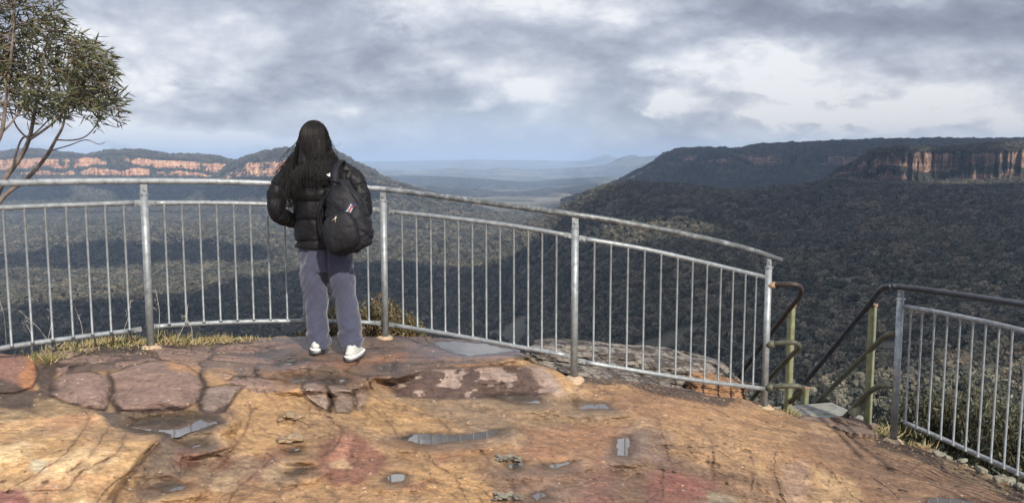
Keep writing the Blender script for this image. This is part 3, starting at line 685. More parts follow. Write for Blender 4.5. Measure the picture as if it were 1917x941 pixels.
patch([(620, 676), (700, 672), (690, 690), (640, 690)], (0.30, 0.15, 0.08), 8, 0.6)
patch([(690, 665), (765, 662), (760, 675), (700, 680)], (0.30, 0.15, 0.085), 8, 0.7)
patch([(760, 640), (990, 652), (1000, 666), (880, 672), (765, 676)], (0.165, 0.105, 0.082), 6, 0.9, 0.5, w=.7)
patch([(830, 670), (960, 664), (962, 672), (840, 677)], (0.38, 0.20, 0.09), 4, 0.85, 0.4)
# step face below the terrace: brown, wet, with pale dry islands
SF = [(712, 705), (760, 690), (850, 686), (960, 682), (1010, 690), (1048, 735), (960, 745), (850, 748), (740, 745)]
patch(SF, (0.105, 0.068, 0.055), 6, 0.97, 0.6, w=.45)
dry = sstep(0.02, 0.07, fbm2(PX / 34, PY / 16, 5, 41) + 0.06 * sstep(820, 1000, PX) - 0.12 * sstep(715, 745, PY))
mSF = (1 - sstep(-4, 4, sdist(PX, PY, SF) + 8)); mixc(PINKL * 0.95, mSF * dry); wet = wet * (1 - mSF * dry) + .08 * mSF * dry
patch([(985, 684), (1025, 690), (1060, 735), (1045, 745), (1010, 720)], PINKL, 6, 0.9, 0.4, w=.08)
patch([(1010, 686), (1060, 695), (1090, 715), (1060, 735), (1030, 700)], (0.44, 0.27, 0.12), 7, 0.85)
# red stains
for P_, a_ in (([(610, 830), (650, 808), (700, 815), (715, 870), (690, 905), (620, 908), (590, 880)], .8), ([(328, 850), (350, 840), (380, 848), (360, 868), (332, 872)], .7), ([(395, 875), (425, 848), (440, 860), (420, 880)], .8),
               ([(480, 860), (530, 830), (545, 845), (480, 900), (455, 905)], .55), ([(1210, 880), (1270, 878), (1340, 905), (1330, 941), (1220, 945)], .9), ([(755, 905), (800, 900), (800, 915), (755, 918)], .6), ([(1095, 885), (1140, 870), (1150, 940), (1060, 960)], .5), ([(820, 825), (836, 830), (840, 860), (826, 868)], .4)):
    patch(P_, RED * 1.15, 16, a_ * .85, 1.6, w=.45)
patch([(640, 812), (662, 815), (650, 845), (640, 868), (610, 868), (625, 840)], SALM, 6, 0.8, 0.5)
patch([(615, 866), (645, 858), (660, 876), (620, 876)], OCHL, 6, 0.6, 0.5)
patch([(1220, 882), (1300, 888), (1320, 915), (1225, 910)], (0.20, 0.085, 0.065), 10, 0.4, 1.5)
patch([(1470, 865), (1510, 862), (1520, 900), (1500, 950), (1470, 930)], (0.36, 0.25, 0.185), 10, 0.7, 1.2, w=.1)
patch([(1320, 915), (1370, 930), (1385, 960), (1310, 960)], (0.27, 0.25, 0.18), 6, 0.6); patch([(1520, 870), (1600, 900), (1640, 990), (1530, 990)], (0.42, 0.29, 0.16), 12, 0.8)
# dirt and soil along the back and beyond the right-hand slabs
patch([(95, 640), (480, 632), (470, 642), (280, 656), (150, 665), (100, 700), (78, 690)], DIRT, 5, 0.85, 0.6, w=.3)
patch([(1640, 810), (1740, 845), (1920, 925), (1920, 948), (1800, 895), (1690, 850), (1640, 835)], DIRT * 1.4, 6, 0.9, 0.6, w=.2)
patch([(1085, 705), (1200, 712), (1380, 745), (1360, 762), (1240, 742), (1180, 722), (1090, 716)], DIRT * 1.2, 6, 0.85, 0.6, w=.3)
patch([(1760, 850), (1850, 890), (1900, 925), (1840, 915), (1780, 880)], (0.36, 0.27, 0.16), 6, 0.5)
# cross-bedding streaks following the slope on the right and left
for (mk, kx, ky_, s_) in ((sstep(1100, 1350, PX) * sstep(735, 765, PY), 1.0, 0.55, 51), (mY, 1.0, -1.1, 52), (sstep(600, 700, PX) * (1 - sstep(1000, 1200, PX)) * sstep(760, 800, PY), 0.9, 0.8, 53)):
    sct = fbm2((PX * kx * 0.35 + PY * 0) / 160 + 3, (PY - PX * 0.32 * ky_) / 9.0, 5, s_)
    Cc *= (1 + mk * 0.55 * sct * 1.2)[..., None]
# cracked slabs on the terrace
dm = sdist(PX, PY, [(100, 648), (500, 632), (1000, 650), (1000, 668), (850, 678), (730, 700), (700, 730), (480, 735), (430, 716), (390, 690), (300, 674), (230, 684), (110, 700)]); vmask = 1 - sstep(-4, 6, dm)
wx_ = WX * 3.0 + nB * 0.9; wy_ = WY * 4.2 + nA * 0.9 + nB * 0.5
f1, f2, cid = voro(wx_, wy_, 3); cr1 = 1 - sstep(0.01, 0.055, f2 - f1 + nC * .06)
slab = sstep(0.10, 0.16, f2 - f1)
dryslab = (cid > 0.45) * (1 - sstep(420, 700, PX) * 0.8)
mixc(PINK * 1.05, vmask * slab * dryslab * 0.9); wet = wet * (1 - vmask * slab * dryslab) + .12 * vmask * slab * dryslab
mixc((0.20, 0.125, 0.08), vmask * slab * (cid < 0.25) * 0.6)
dH += vmask * (slab * 0.003 - cr1 * 0.006 + (cid - 0.5) * 0.003 * slab); mixc(BRN * 0.5, vmask * cr1 * 0.95); _a, _b, _c = voro(wx_ * 2.1 + 5, wy_ * 2.0, 17); c2_ = (1 - sstep(0.01, 0.06, _b - _a + nC * .08)) * vmask * (cid > .4) * (1 - sstep(430, 560, PX)); mixc(BRN * .6, c2_ * .85); dH -= c2_ * .004
# long cracks
CR = [[(150, 760), (165, 790), (120, 850), (60, 890), (10, 920)], [(205, 800), (170, 850), (135, 880)], [(235, 810), (215, 850), (150, 885), (125, 915), (60, 917)], [(312, 812), (285, 835), (262, 868), (235, 890), (200, 915), (180, 945)],
      [(340, 900), (300, 905), (270, 925), (262, 945)], [(455, 740), (470, 760), (462, 800), (455, 812), (435, 845), (400, 880)], [(495, 735), (520, 755), (528, 780)], [(545, 785), (600, 795), (640, 805)],
      [(565, 740), (600, 765), (625, 790), (640, 802), (632, 830), (600, 860), (590, 880)], [(700, 765), (720, 780), (735, 800), (745, 818)], [(715, 760), (790, 772), (820, 785), (850, 810), (870, 820), (900, 845), (930, 875), (950, 890), (965, 920), (985, 945)],
      [(785, 835), (800, 850), (815, 870), (850, 890), (870, 930), (880, 960)], [(690, 735), (720, 750), (760, 765)], [(530, 840), (500, 865), (470, 890), (440, 920), (420, 960)], [(330, 845), (400, 846), (430, 840)],
      [(745, 680), (830, 672), (960, 668)], [(1230, 795), (1245, 830), (1253, 862), (1275, 865)], [(1310, 800), (1330, 825), (1335, 860), (1335, 905)], [(1400, 840), (1408, 870), (1405, 920)], [(1452, 845), (1450, 880), (1462, 925), (1475, 945)], [(1200, 865), (1230, 878), (1300, 890), (1360, 905)],
      [(1200, 832), (1260, 834), (1330, 838)], [(1535, 862), (1560, 890), (1600, 930), (1640, 960)], [(410, 760), (425, 775), (420, 795)], [(1240, 880), (1237, 945)], [(1110, 720), (1150, 740)], [(1600, 880), (1650, 905), (1680, 930)],
      [(990, 690), (1015, 715), (1030, 735)], [(960, 686), (975, 715)], [(905, 688), (920, 712)], [(345, 840), (338, 875), (335, 895)], [(1290, 740), (1345, 770), (1420, 800)]]
for k_, c_ in enumerate(CR):
    cpts = catmull([(a_, b_) for a_, b_ in c_], 5) if len(c_) > 2 else np.array(c_, float)
    wv = 0.9 + (hsh(np.array([k_]), np.array([3]))[0]) * 1.3
    d = segd(PX + fbm2(PX / 12, PY / 8, 3, 61) * 9, PY + fbm2(PX / 12, PY / 8, 3, 62) * 5, [tuple(a_) for a_ in cpts], False, 1.6)
    mk = np.exp(-(d / wv) ** 2) * sstep(-0.25, 0.05, fbm2(PX / 22, PY / 22, 3, 64)); mixc(BRN * 1.2, mk * 0.65); dH -= 0.006 * np.exp(-(d / (wv * 1.3)) ** 2)
    side = np.exp(-(d / 9) ** 2) * 0.25; mixc((0.2, 0.125, 0.085), side)
# fine cross-bedding: thin laminae picked out by weathering
for th_, fr_q, s_, mk in ((0.5, 10, 101, 1 - sstep(1000, 1200, PX)), (-0.75, 12, 102, sstep(1000, 1200, PX)), (1.25, 7, 103, 1.0)):
    q_ = (WX * math.cos(th_) + WY * math.sin(th_)) * fr_q + nA * 9 + nB * 1.2; fr2_ = np.abs(q_ - np.floor(q_) - .5)
    ln_ = (1 - sstep(0.03, 0.11, fr2_ + nC * .12)) * sstep(-.02, .12, fbm2(WX * 2.3, WY * 2.3, 3, s_)) * mk * sstep(700, 770, PY)
    mixc((0.15, 0.095, 0.06), ln_ * .42); dH -= ln_ * .0025
# boulders stand proud, with dark undercut seams
for P_, h_ in ((B1, .034), (B2, .040), (B3, .03), (B4, .02), (B5, .02), (B6, .014), (B7, .03)):
    d = sdist(PX, PY, P_, 1.8) + nB * 10; dH += h_ * (1 - np.exp(-np.clip(-d, 0, 99) / 22)) * (d < 0)
    seam = np.exp(-((d - 1.5) / 2.6) ** 2) * sstep(-.25, .1, nB + nA); dH -= 0.012 * seam; mixc(DIRT, seam * 0.7)
wetb = sstep(0, 8, (PY - np.interp(PX, [97, 150, 196, 225, 300, 350, 400, 460], [741, 752, 762, 764, 766, 760, 762, 745])) + nB * 30) * (1 - sstep(-4, 4, np.minimum(np.minimum(sdist(PX, PY, B1), sdist(PX, PY, B2)), sdist(PX, PY, B3)) - 3)); mixc((0.075, 0.048, 0.04), wetb * .9)
for sm_ in ([(204, 700), (212, 720), (206, 745), (222, 770)], [(374, 700), (386, 726), (372, 742), (376, 765)], [(612, 722), (622, 745), (618, 770)]):
    d = segd(PX + nC * 9, PY + nB * 12, sm_, False, 1.0); mixc(DIRT * .8, np.exp(-(d / 4.5) ** 2) * .9); dH -= .016 * np.exp(-(d / 6) ** 2)
# step below the terrace
rim = np.exp(-(segd(PX, PY, [(745, 684), (830, 677), (960, 671), (1000, 672)], False, 2.0) / 5) ** 2) * sstep(-.1, .1, nC); mixc((0.05, 0.045, 0.02), rim * 0.8); dH -= 0.014 * rim
# edge of the yellow ledge is a small step
d = sdist(PX, PY, YL, 1.6) + edge_n * 0.4; dH += 0.030 * (1 - sstep(-14, 2, d)) * sstep(780, 810, PY); dk = np.exp(-((d - 2) / 4) ** 2) * sstep(795, 815, PY); mixc((0.10, 0.062, 0.045), dk * 0.75)
# water-worn relief
dH += nearfade * (nA * 0.05 + nB * 0.038 + nC * 0.007) + nD * 0.014
dH += 0.006 * fbm2(WX * 60, WY * 60, 3, 71) * nearfade
str_ = np.abs(fbm2((PX) / 170, (PY - PX * 0.25) / 14, 4, 91)); dH -= 0.004 * np.exp(-(str_ / 0.018) ** 2) * sstep(1080, 1200, PX)
pits = 1 - sstep(0.05, 0.16, voro(WX * 8, WY * 8, 21)[0]); pm = pits * (voro(WX * 8, WY * 8, 21)[2] > 0.86) * sstep(-.05, .1, nA); dH -= 0.006 * pm; mixc(DIRT * 1.6, pm * 0.7)
# tiny pale chips and dark grit
f, _, ci_ = voro(WX * 26, WY * 26, 33); mixc((0.55, 0.48, 0.40), (f < 0.14) * (ci_ > 0.965) * 0.9); mixc((0.04, 0.03, 0.025), (f < 0.16) * (ci_ < 0.05) * 0.8)
Cc = np.clip(Cc, 0.001, 1); Cc = 0.88 * 0.30 * (Cc / 0.30) ** 1.12; lum_ = Cc.mean(-1, keepdims=True); Cc = np.clip(lum_ + (Cc - lum_) * 0.92, 0.004, 1); Cc *= (1 + nC * 0.45 + nB * 0.35)[..., None]
# edge at the very back rolls over
fade_e = sstep(0, 10, PY - np.interp(PX, gpx, E))
dH -= 0.02 * (1 - fade_e)
Zf = Z + dH * (nearfade * 0.9 + 0.1) * np.clip((PY - 610) / 240, 0.3, 1)
# puddle basins
puddles = []
for P_ in PUD:
    cx_, cy_ = np.mean([a_ for a_, _ in P_]), np.mean([b_ for _, b_ in P_])
    lvl = float(np.min(gz(np.array([a_ for a_, _ in P_], float), np.array([b_ for _, b_ in P_], float)))) - 0.001
    lvl = 0.55 * lvl + 0.45 * float(gz(cx_, cy_)) - 0.002
    sel = (np.abs(PX - cx_) < 230) & (np.abs(PY - cy_) < 90)
    d = sdist(PX[sel], PY[sel], P_, 2.2) + fbm2(PX[sel] / 14, PY[sel] / 7, 4, 81) * 11
    tgt = lvl + np.clip(d * 0.0008, -0.02, 0.03); wgt = 1 - sstep(13, 62, d)
    Zf[sel] = Zf[sel] * (1 - wgt) + tgt * wgt
    wm = 1 - sstep(0, 20, d); wet[sel] = wet[sel] * (1 - wm) + 0.95 * wm; Cc[sel] *= (1 - 0.45 * wm)[:, None]
    puddles.append((P_, lvl))
# feet and posts need the true level
VX, VY, VZ = arrZ(PX, PY, Zf)
# skirt that rolls over the back edge and falls away as a cliff
hx, hy = VX[0], VY[0]; sk = []
sdir = np.stack([hx * 0 + 0.02, hx * 0 + 1.0], -1)
for (o_, dz_) in ((2.6, -9.0), (1.9, -7.0), (1.45, -4.5), (1.0, -2.4), (0.62, -1.1), (0.34, -0.42), (0.16, -0.12), (0.06, -0.03)):
    jit = fbm2(hx * 1.8, hx * 0 + dz_ * 1.3, 4, 15)
    sk.append(np.stack([hx + jit * 0.1, hy + o_ * (1 + jit * 0.9), VZ[0] + dz_ * (1 + 0.15 * jit)], -1))
sk = np.array(sk)
body = np.stack([VX, VY, VZ], -1)
allv = np.concatenate([sk, body]); nk = len(sk)
cc_ = np.concatenate([np.repeat((Cc[0] * 0.6 + DIRT)[None], nk, 0) * (0.8 + 0.6 * np.random.default_rng(1).random((nk, len(gpx), 1))), Cc]); ww = np.concatenate([np.full((nk, len(gpx)), .2), wet])
m, t, b = material('sandstone'); M_rock = m
colr = t.node('ShaderNodeAttribute', attribute_name='Col').outputs['Color']; wt = t.node('ShaderNodeAttribute', attribute_name='wet').outputs['Fac']
pos = t.node('ShaderNodeNewGeometry').outputs['Position']
g1 = t.noise(pos, 35, 6, 0.7); g2 = t.noise(pos, 260, 3, 0.7); g3 = t.noise(t.scale(pos, (6, 14, 30)), 1.0, 6, 0.7, 0.6)
cm = t.mix(1.0, colr, t.ramp(g1, [(0.28, (0.62, 0.60, 0.58)), (0.72, (1.36, 1.36, 1.34))]), 'MULTIPLY')
cm = t.mix(1.0, cm, t.ramp(g2, [(0.3, (0.82, 0.81, 0.80)), (0.7, (1.18, 1.18, 1.18))]), 'MULTIPLY')
cm = t.mix(1.0, cm, t.ramp(g3, [(0.33, (0.74, 0.70, 0.68)), (0.5, (1.0, 1.0, 1.0)), (0.68, (1.28, 1.27, 1.2))]), 'MULTIPLY')
cm = t.mix(t.math('MULTIPLY', wt, 0.35), cm, t.mix(1.0, cm, (0.62, 0.58, 0.55), 'MULTIPLY'))
t.l.new(cm, b.inputs['Base Color'])
wr = t.math('ADD', wt, t.math('MULTIPLY', t.math('SUBTRACT', g1, 0.5), 0.5))
t.l.new(t.ramp(wr, [(0.2, 0.82), (0.5, 0.44), (0.9, 0.15)]), b.inputs['Roughness'])
b.inputs['Specular IOR Level'].default_value = 0.4
hh = t.math('ADD', t.math('MULTIPLY', g1, 1.0), t.math('ADD', t.math('MULTIPLY', g2, 0.35), t.math('MULTIPLY', g3, 1.3)))
t.l.new(t.bump(hh, 0.75, 0.010), b.inputs['Normal'])
ledge = tag(mesh_obj('rock_ground', allv.reshape(-1, 3), grid_faces(allv.shape[0], allv.shape[1])[:, ::-1], M_rock, attrs={'Col': ('FLOAT_COLOR', np.clip(cc_.reshape(-1, 3), 0.01, .9)), 'wet': ('FLOAT', ww.ravel())}), kind='structure')
# the track behind the photographer
bx, by = np.meshgrid(np.linspace(-40, 40, 81), np.linspace(-60, 0.62, 60)); bz = -1.72 + fbm2(bx / 3, by / 3, 4, 5) * 0.25 - 0.02
tag(mesh_obj('ground', np.stack([bx, by, bz], -1).reshape(-1, 3), grid_faces(60, 81), M_rock, attrs={'Col': ('FLOAT_COLOR', np.repeat(TAN[None], bx.size, 0)), 'wet': ('FLOAT', np.full(bx.size, .2))}), kind='structure')
def ground(px, py): 
    """point of the rock seen at this pixel"""
    j = int(np.argmin(np.abs(gpx - px))); i = int(np.argmin(np.abs(PY[:, j] - py))); return Vector((float(VX[i, j]), float(VY[i, j]), float(VZ[i, j])))
_gx = VX[::3, ::3].ravel(); _gy = VY[::3, ::3].ravel(); _gz = VZ[::3, ::3].ravel()
def gh(x, y): return float(_gz[np.argmin((_gx - x) ** 2 + (_gy - y) ** 2)])

m, t, b = material('puddle_water'); M_water = m
b.inputs['Base Color'].default_value = (0.07, 0.06, 0.05, 1); b.inputs['Roughness'].default_value = 0.03; b.inputs['IOR'].default_value = 1.75; b.inputs['Specular IOR Level'].default_value = 0.5
b.inputs['Transmission Weight'].default_value = 0.0
pos = t.node('ShaderNodeNewGeometry').outputs['Position']; t.l.new(t.bump(t.noise(pos, 14, 2, 0.5), 0.10, 0.002), b.inputs['Normal'])
for P_, lvl in puddles:
    cx_, cy_ = np.mean([a_ for a_, _ in P_]), np.mean([b_ for _, b_ in P_])
    pts = catmull(P_ + P_[:2], 4)
    V = []
    for a_, b_ in pts[:-4]:
        dx_, dy_ = a_ - cx_, b_ - cy_; L_ = math.hypot(dx_, dy_ * 2.2); V.append(tuple(atZ(a_ + dx_ / L_ * 10, b_ + dy_ / L_ * 10, lvl)))
    c0 = atZ(cx_, cy_, lvl); V.append(tuple(c0)); n = len(V) - 1
    tag(mesh_obj('puddle', V, [(i, (i + 1) % n, n) for i in range(n)], M_water, smooth=False), kind='structure')
# ================================================================== RAILINGS
m, t, b = material('galvanised_steel'); M_galv = m
pos = t.node('ShaderNodeNewGeometry').outputs['Position']
n = t.noise(pos, 24, 6, 0.65); n2 = t.noise(pos, 7, 4, 0.6)
cg = t.ramp(n, [(0.3, (0.17, 0.185, 0.19)), (0.52, (0.265, 0.285, 0.29)), (0.72, (0.38, 0.395, 0.395))])
cg = t.mix(t.math('MULTIPLY', t.step(n2, 0.55, 0.70), 0.5), cg, (0.20, 0.205, 0.20))
t.l.new(cg, b.inputs['Base Color']); b.inputs['Metallic'].default_value = 0.45
t.l.new(t.ramp(n, [(0.3, 0.62), (0.7, 0.42)]), b.inputs['Roughness']); t.l.new(t.bump(n, 0.25, 0.002), b.inputs['Normal'])
m, t, b = material('worn_rail_steel'); M_rail = m
pos = t.node('ShaderNodeNewGeometry').outputs['Position']; sx_ = t.node('ShaderNodeSeparateXYZ'); t.l.new(pos, sx_.inputs[0])
n = t.noise(pos, 16, 7, 0.7); n2 = t.noise(pos, 60, 4, 0.6)
thr = t.math('ADD', n, t.math('MULTIPLY', t.step(sx_.outputs[0], -1.3, -0.4), 0.16))
cg = t.ramp(thr, [(0.42, (0.35, 0.365, 0.37)), (0.56, (0.25, 0.265, 0.27)), (0.62, (0.15, 0.16, 0.16)), (0.75, (0.09, 0.095, 0.095))])
cg = t.mix(t.math('MULTIPLY', t.step(n2, 0.64, 0.70), 0.7), cg, (0.42, 0.44, 0.44))
t.l.new(cg, b.inputs['Base Color']); b.inputs['Metallic'].default_value = 0.4; b.inputs['Roughness'].default_value = 0.48
t.l.new(t.bump(n2, 0.3, 0.002), b.inputs['Normal'])
M_bolt = plain('bolt_steel', (0.30, 0.31, 0.31), 0.5, 0.5, 0.35, 90)
M_mortar = plain('mortar', (0.40, 0.29, 0.19), 0.9, 0, 0.3, 40, 0.5, 0.008)
M_dark = plain('dark_pipe', (0.028, 0.030, 0.036), 0.38, 0.2, 0.5, 22)
M_rusty = plain('rusty_pipe', (0.042, 0.030, 0.026), 0.55, 0.2, 0.6, 30)
M_olive = plain('mossy_pipe', (0.075, 0.076, 0.052), 0.6, 0.1, 0.4, 25)
M_olivep = plain('olive_post_paint', (0.17, 0.175, 0.095), 0.6, 0, 0.3, 18)
M_cap = plain('rusty_cap', (0.24, 0.15, 0.09), 0.7, 0, 0.35, 40)
M_wood = plain('weathered_board', (0.20, 0.20, 0.175), 0.85, 0, 0.3, 14, 0.5, 0.005)

def fence(name, label, plan, railpts, midpts, botpts, posts, panels, top_mat, group=None):
    """plan: (px, Y) where the railing stands; *pts: (px, py) heights of its bars; posts: (px, py foot); panels: (px0, px1, baluster px list)"""
    fY = sinterp(plan)
    root = empty(name, tuple(atY(posts[0][0], posts[0][1], fY(posts[0][0])))); tag(root, label, 'railing', group)
    def bar(pts, x0, x1, n=40):
        f = sinterp(pts); xs = np.linspace(x0, x1, n); return [atY(x, float(f(x)), float(fY(x))) for x in xs]
    tp = bar(railpts, railpts[0][0], railpts[-1][0], 90)
    MB().tube(tp, 0.0205, 14).build('top_rail', top_mat, root)
    fm, fb, fr = sinterp(midpts), sinterp(botpts), sinterp(railpts)
    pposts = []
    for (px, pyf) in posts:
        Y = float(fY(px)); foot = atY(px, pyf, Y); 
        pt = atY(px, float(fr(px)), Y); zt_ = pt.z
        x_ = foot.x; 
        # the post is plumb: take plan position from the rail
        x_, y_ = pt.x, pt.y
        top = Vector((x_, y_, zt_ - 0.075)); bot = Vector((x_, y_, foot.z - 0.08))
        p = MB().tube([bot, top], 0.0245, 16).build('post', M_galv, root)
        tang = atY(px + 12, float(fr(px + 12)), float(fY(px + 12))) - atY(px - 12, float(fr(px - 12)), float(fY(px - 12))); tang.z = 0; tang.normalize(); nor = Vector((tang.y, -tang.x, 0))
        rot = Matrix((tang, nor, Vector((0, 0, 1)))).transposed()
        MB().box(Vector((x_, y_, zt_ - 0.052)), (0.045, 0.012, 0.072), rot, 0.003).box(Vector((x_, y_, zt_ - 0.086)), (0.05, 0.05, 0.006), rot, 0.001).build('rail_bracket', M_galv, p, smooth=False)
        MB().tube([Vector((x_, y_, zt_ - 0.05)) + nor * 0.004, Vector((x_, y_, zt_ - 0.05)) + nor * 0.016], 0.011, 6).build('bolt', M_bolt, p, smooth=False)
        mb = MB(); seg = 14; rngm = random.Random(int(px)); base_ = []
        prof = [(0.07, -0.03), (0.062, 0.0), (0.045, 0.012), (0.027, 0.016)]
        V = []
        rj = [1 + rngm.uniform(-.2, .25) for _ in range(seg)]
        for (r_, z_) in prof:
            for k in range(seg):
                a_ = 2 * math.pi * k / seg; V.append((x_ + math.cos(a_) * r_ * rj[k], y_ + math.sin(a_) * r_ * rj[k], foot.z + z_))
        mb.add(V, grid_faces(4, seg, True)); mb.build('mortar_collar', M_mortar, p)
        pposts.append((px, Vector((x_, y_, 0)), tang, nor))
    for (xa, xb, la, lb, bals) in panels:
        pn = empty('panel', tuple(atY(xa, float(fb(xa)), float(fY(xa))) - root.location), root)
        MB().tube(bar(midpts, xa, xb, 24), 0.0165, 12).build('upper_bar', M_galv, pn)
        MB().tube(bar(botpts, xa, xb, 24), 0.0165, 12).build('lower_bar', M_galv, pn)
        for bx_ in bals:
            Y = float(fY(bx_)); a_ = atY(bx_, float(fm(bx_)), Y); 
            # plumb bar: same plan position, height of the lower bar there
            zb = (ray(bx_, float(fb(bx_)))); zb = float(zb[2] / zb[1] * Y)
            MB().tube([(a_.x, a_.y, zb + 0.010), (a_.x, a_.y, zb + 0.019), (a_.x, a_.y, zb + 0.026), (a_.x, a_.y, a_.z - 0.024), (a_.x, a_.y, a_.z - 0.018), (a_.x, a_.y, a_.z - 0.010)], [0.0125, 0.0105, 0.0072, 0.0072, 0.0100, 0.0115], 8).build('baluster', M_galv, pn)
        for end, has, sgn in ((xa, la, -1), (xb, lb, 1)):
            if not has: continue
            for f_ in (fm, fb):
                Y = float(fY(end)); c_ = atY(end, float(f_(end)), Y); d_ = atY(end + 10, float(f_(end + 10)), float(fY(end + 10))) - c_; d_.normalize()
                nr = Vector((d_.y, -d_.x, 0)).normalized(); up = nr.cross(d_) * -1
                rot = Matrix((d_, nr, d_.cross(nr))).transposed()
                cc2 = c_ + d_ * (0.022 * sgn)
                MB().box(cc2, (0.06, 0.009, 0.036), rot, 0.004).build('lug', M_galv, pn, smooth=False)
                MB().tube([cc2 + nr * 0.003, cc2 + nr * 0.014], 0.0085, 6).build('bolt', M_bolt, pn, smooth=False)
    return root
plan = [(-330, 4.05), (-160, 4.45), (0, 4.84), (130, 5.12), (268, 5.43), (400, 5.72), (560, 5.98), (718, 6.05), (850, 5.88), (1000, 5.68), (1077, 5.60), (1200, 5.66), (1320, 5.80), (1440, 6.08), (1475, 6.18)]
rl = [(-330, 352), (-160, 347), (0, 343), (130, 340), (268, 339), (400, 340), (500, 343), (560, 346), (640, 350), (718, 354), (850, 371), (960, 386), (1077, 402), (1160, 415), (1300, 442), (1400, 466), (1462, 487)]
md_ = [(-330, 400), (-160, 397), (0, 389), (130, 384), (250, 380), (290, 380), (400, 380), (500, 382), (600, 386), (700, 392), (740, 397), (850, 409), (960, 423), (1060, 440), (1095, 447), (1200, 465), (1300, 487), (1430, 518)]
bt_ = [(-330, 735), (-160, 686), (0, 652), (130, 633), (250, 618), (290, 611), (400, 604), (500, 601), (600, 601), (700, 604), (740, 609), (850, 627), (960, 647), (1060, 665), (1095, 677), (1200, 695), (1300, 711), (1430, 727)]
fence('guard_railing', 'long curved galvanised steel railing along the cliff edge in front of the person', plan, rl, md_, bt_,
      [(268, 650), (717, 632), (1077, 707), (1440, 762)],
      [(-320, 250, 0, 1, [-300, -245, -192, -141, -92, -44, 5, 45, 84, 123, 160, 196, 231]), (290, 700, 1, 1, [307, 340, 373, 405, 437, 468, 500, 532, 564, 596, 627, 658, 687]),
       (740, 1058, 1, 1, [752, 779, 806, 832, 858, 884, 910, 936, 962, 989, 1015, 1042]), (1097, 1430, 1, 0, [1113, 1144, 1176, 1207, 1238, 1269, 1297, 1324, 1350, 1373, 1396, 1416])], M_rail, 'steel railings of the lookout')

plan2 = [(1660, 5.78), (1687, 5.75), (1760, 5.45), (1840, 5.10), (1917, 4.70), (2010, 4.25), (2140, 3.75)]
fence('guard_railing', 'short steel railing right of the stairs, its top rail a dark pipe', plan2, [(1668, 535), (1720, 541), (1800, 552), (1917, 570), (2010, 588), (2140, 615)],
      [(1692, 573), (1760, 585), (1840, 601), (1917, 619), (2010, 645), (2140, 690)], [(1676, 783), (1760, 819), (1840, 855), (1917, 890), (2010, 938), (2140, 1015)],
      [(1687, 824)], [(1692, 2130, 0, 0, [1706, 1727, 1750, 1774, 1798, 1822, 1846, 1871, 1896, 1922, 1949, 1977, 2007, 2038, 2070, 2103])], M_dark, 'steel railings of the lookout')

# ------------------------------------------------------------------ stair handrails
def pipe(pts, r, n=6): return [Vector(q) for q in catmull([tuple(p) for p in pts], n)]
def sqpost(px, pyt, pyb, Y, root, wdt=0.044):
    a_ = atY(px, pyt, Y); zb = float(ray(px, pyb)[2] / ray(px, pyb)[1] * Y)
    rot = Matrix.Rotation(R(28), 3, 'Z')
    p = MB().box((a_.x, a_.y, (a_.z + zb) / 2), (wdt, wdt, a_.z - zb), rot, 0.004).build('post', M_olivep, root, smooth=False)
    MB().box((a_.x, a_.y, a_.z + 0.012), (wdt + 0.008, wdt + 0.008, 0.022), rot, 0.003).build('post_cap', M_cap, p, smooth=False)
    MB().tube([(a_.x - 0.01, a_.y - 0.03, a_.z + 0.0), (a_.x - 0.03, a_.y - 0.02, a_.z + 0.05)], 0.008, 6).build('clamp', M_dark, p)
    return p
hl = empty('stair_handrail', tuple(atY(1483, 780, 6.35))); tag(hl, 'left handrail of the stairs, three bent pipes clamped to the long railing\'s end post', 'handrail', 'handrails of the stairs')
A = lambda px, py, Y: atY(px, py, Y)
tp_ = MB().tube(pipe([A(1444, 534, 6.08), A(1470, 532, 6.0), A(1490, 533, 5.97), A(1500, 541, 6.02), A(1496, 556, 6.12), A(1482, 573, 6.22), A(1440, 628, 6.6), A(1380, 708, 7.25), A(1300, 815, 8.2)], .019), 0.019, 12).build('top_rail', M_rusty, hl)
MB().tube([A(1438, 534, 6.08), A(1452, 533.5, 6.06)], 0.025, 12).build('clamp', M_cap, tp_)
md2 = MB().tube(pipe([A(1440, 644, 6.08), A(1470, 641, 6.0), A(1488, 641, 5.98), A(1496, 648, 6.02), A(1490, 657, 6.1), A(1478, 668, 6.2), A(1440, 708, 6.6), A(1390, 768, 7.2), A(1330, 838, 7.9)], .019), 0.019, 12).build('middle_rail', M_olive, hl)
MB().tube([A(1436, 645, 6.08), A(1450, 643, 6.05)], 0.029, 12).build('clamp', M_olive, md2)
lo2 = MB().tube(pipe([A(1438, 724, 6.08), A(1465, 722, 6.0), A(1492, 722, 5.98), A(1501, 728, 6.02), A(1496, 737, 6.1), A(1480, 751, 6.25), A(1462, 768, 6.45), A(1440, 790, 6.75)], .019), 0.019, 12).build('lower_rail', M_olive, hl)
MB().tube([A(1434, 725, 6.08), A(1448, 724, 6.05)], 0.029, 12).build('clamp', M_olive, lo2)
sqpost(1482, 574, 850, 6.27, hl); sqpost(1507, 728, 850, 6.9, hl, 0.05)
hr = empty('stair_handrail', tuple(atY(1634, 790, 6.0))); tag(hr, 'right handrail of the stairs, dark pipes dropping away from the short railing', 'handrail', 'handrails of the stairs')
MB().tube(pipe([A(1668, 535, 5.77), A(1655, 538, 5.82), A(1643, 548, 5.88), A(1630, 566, 5.97), A(1560, 652, 6.5), A(1502, 722, 7.0), A(1440, 800, 7.7)], .02), 0.0205, 14).build('top_rail', M_dark, hr)
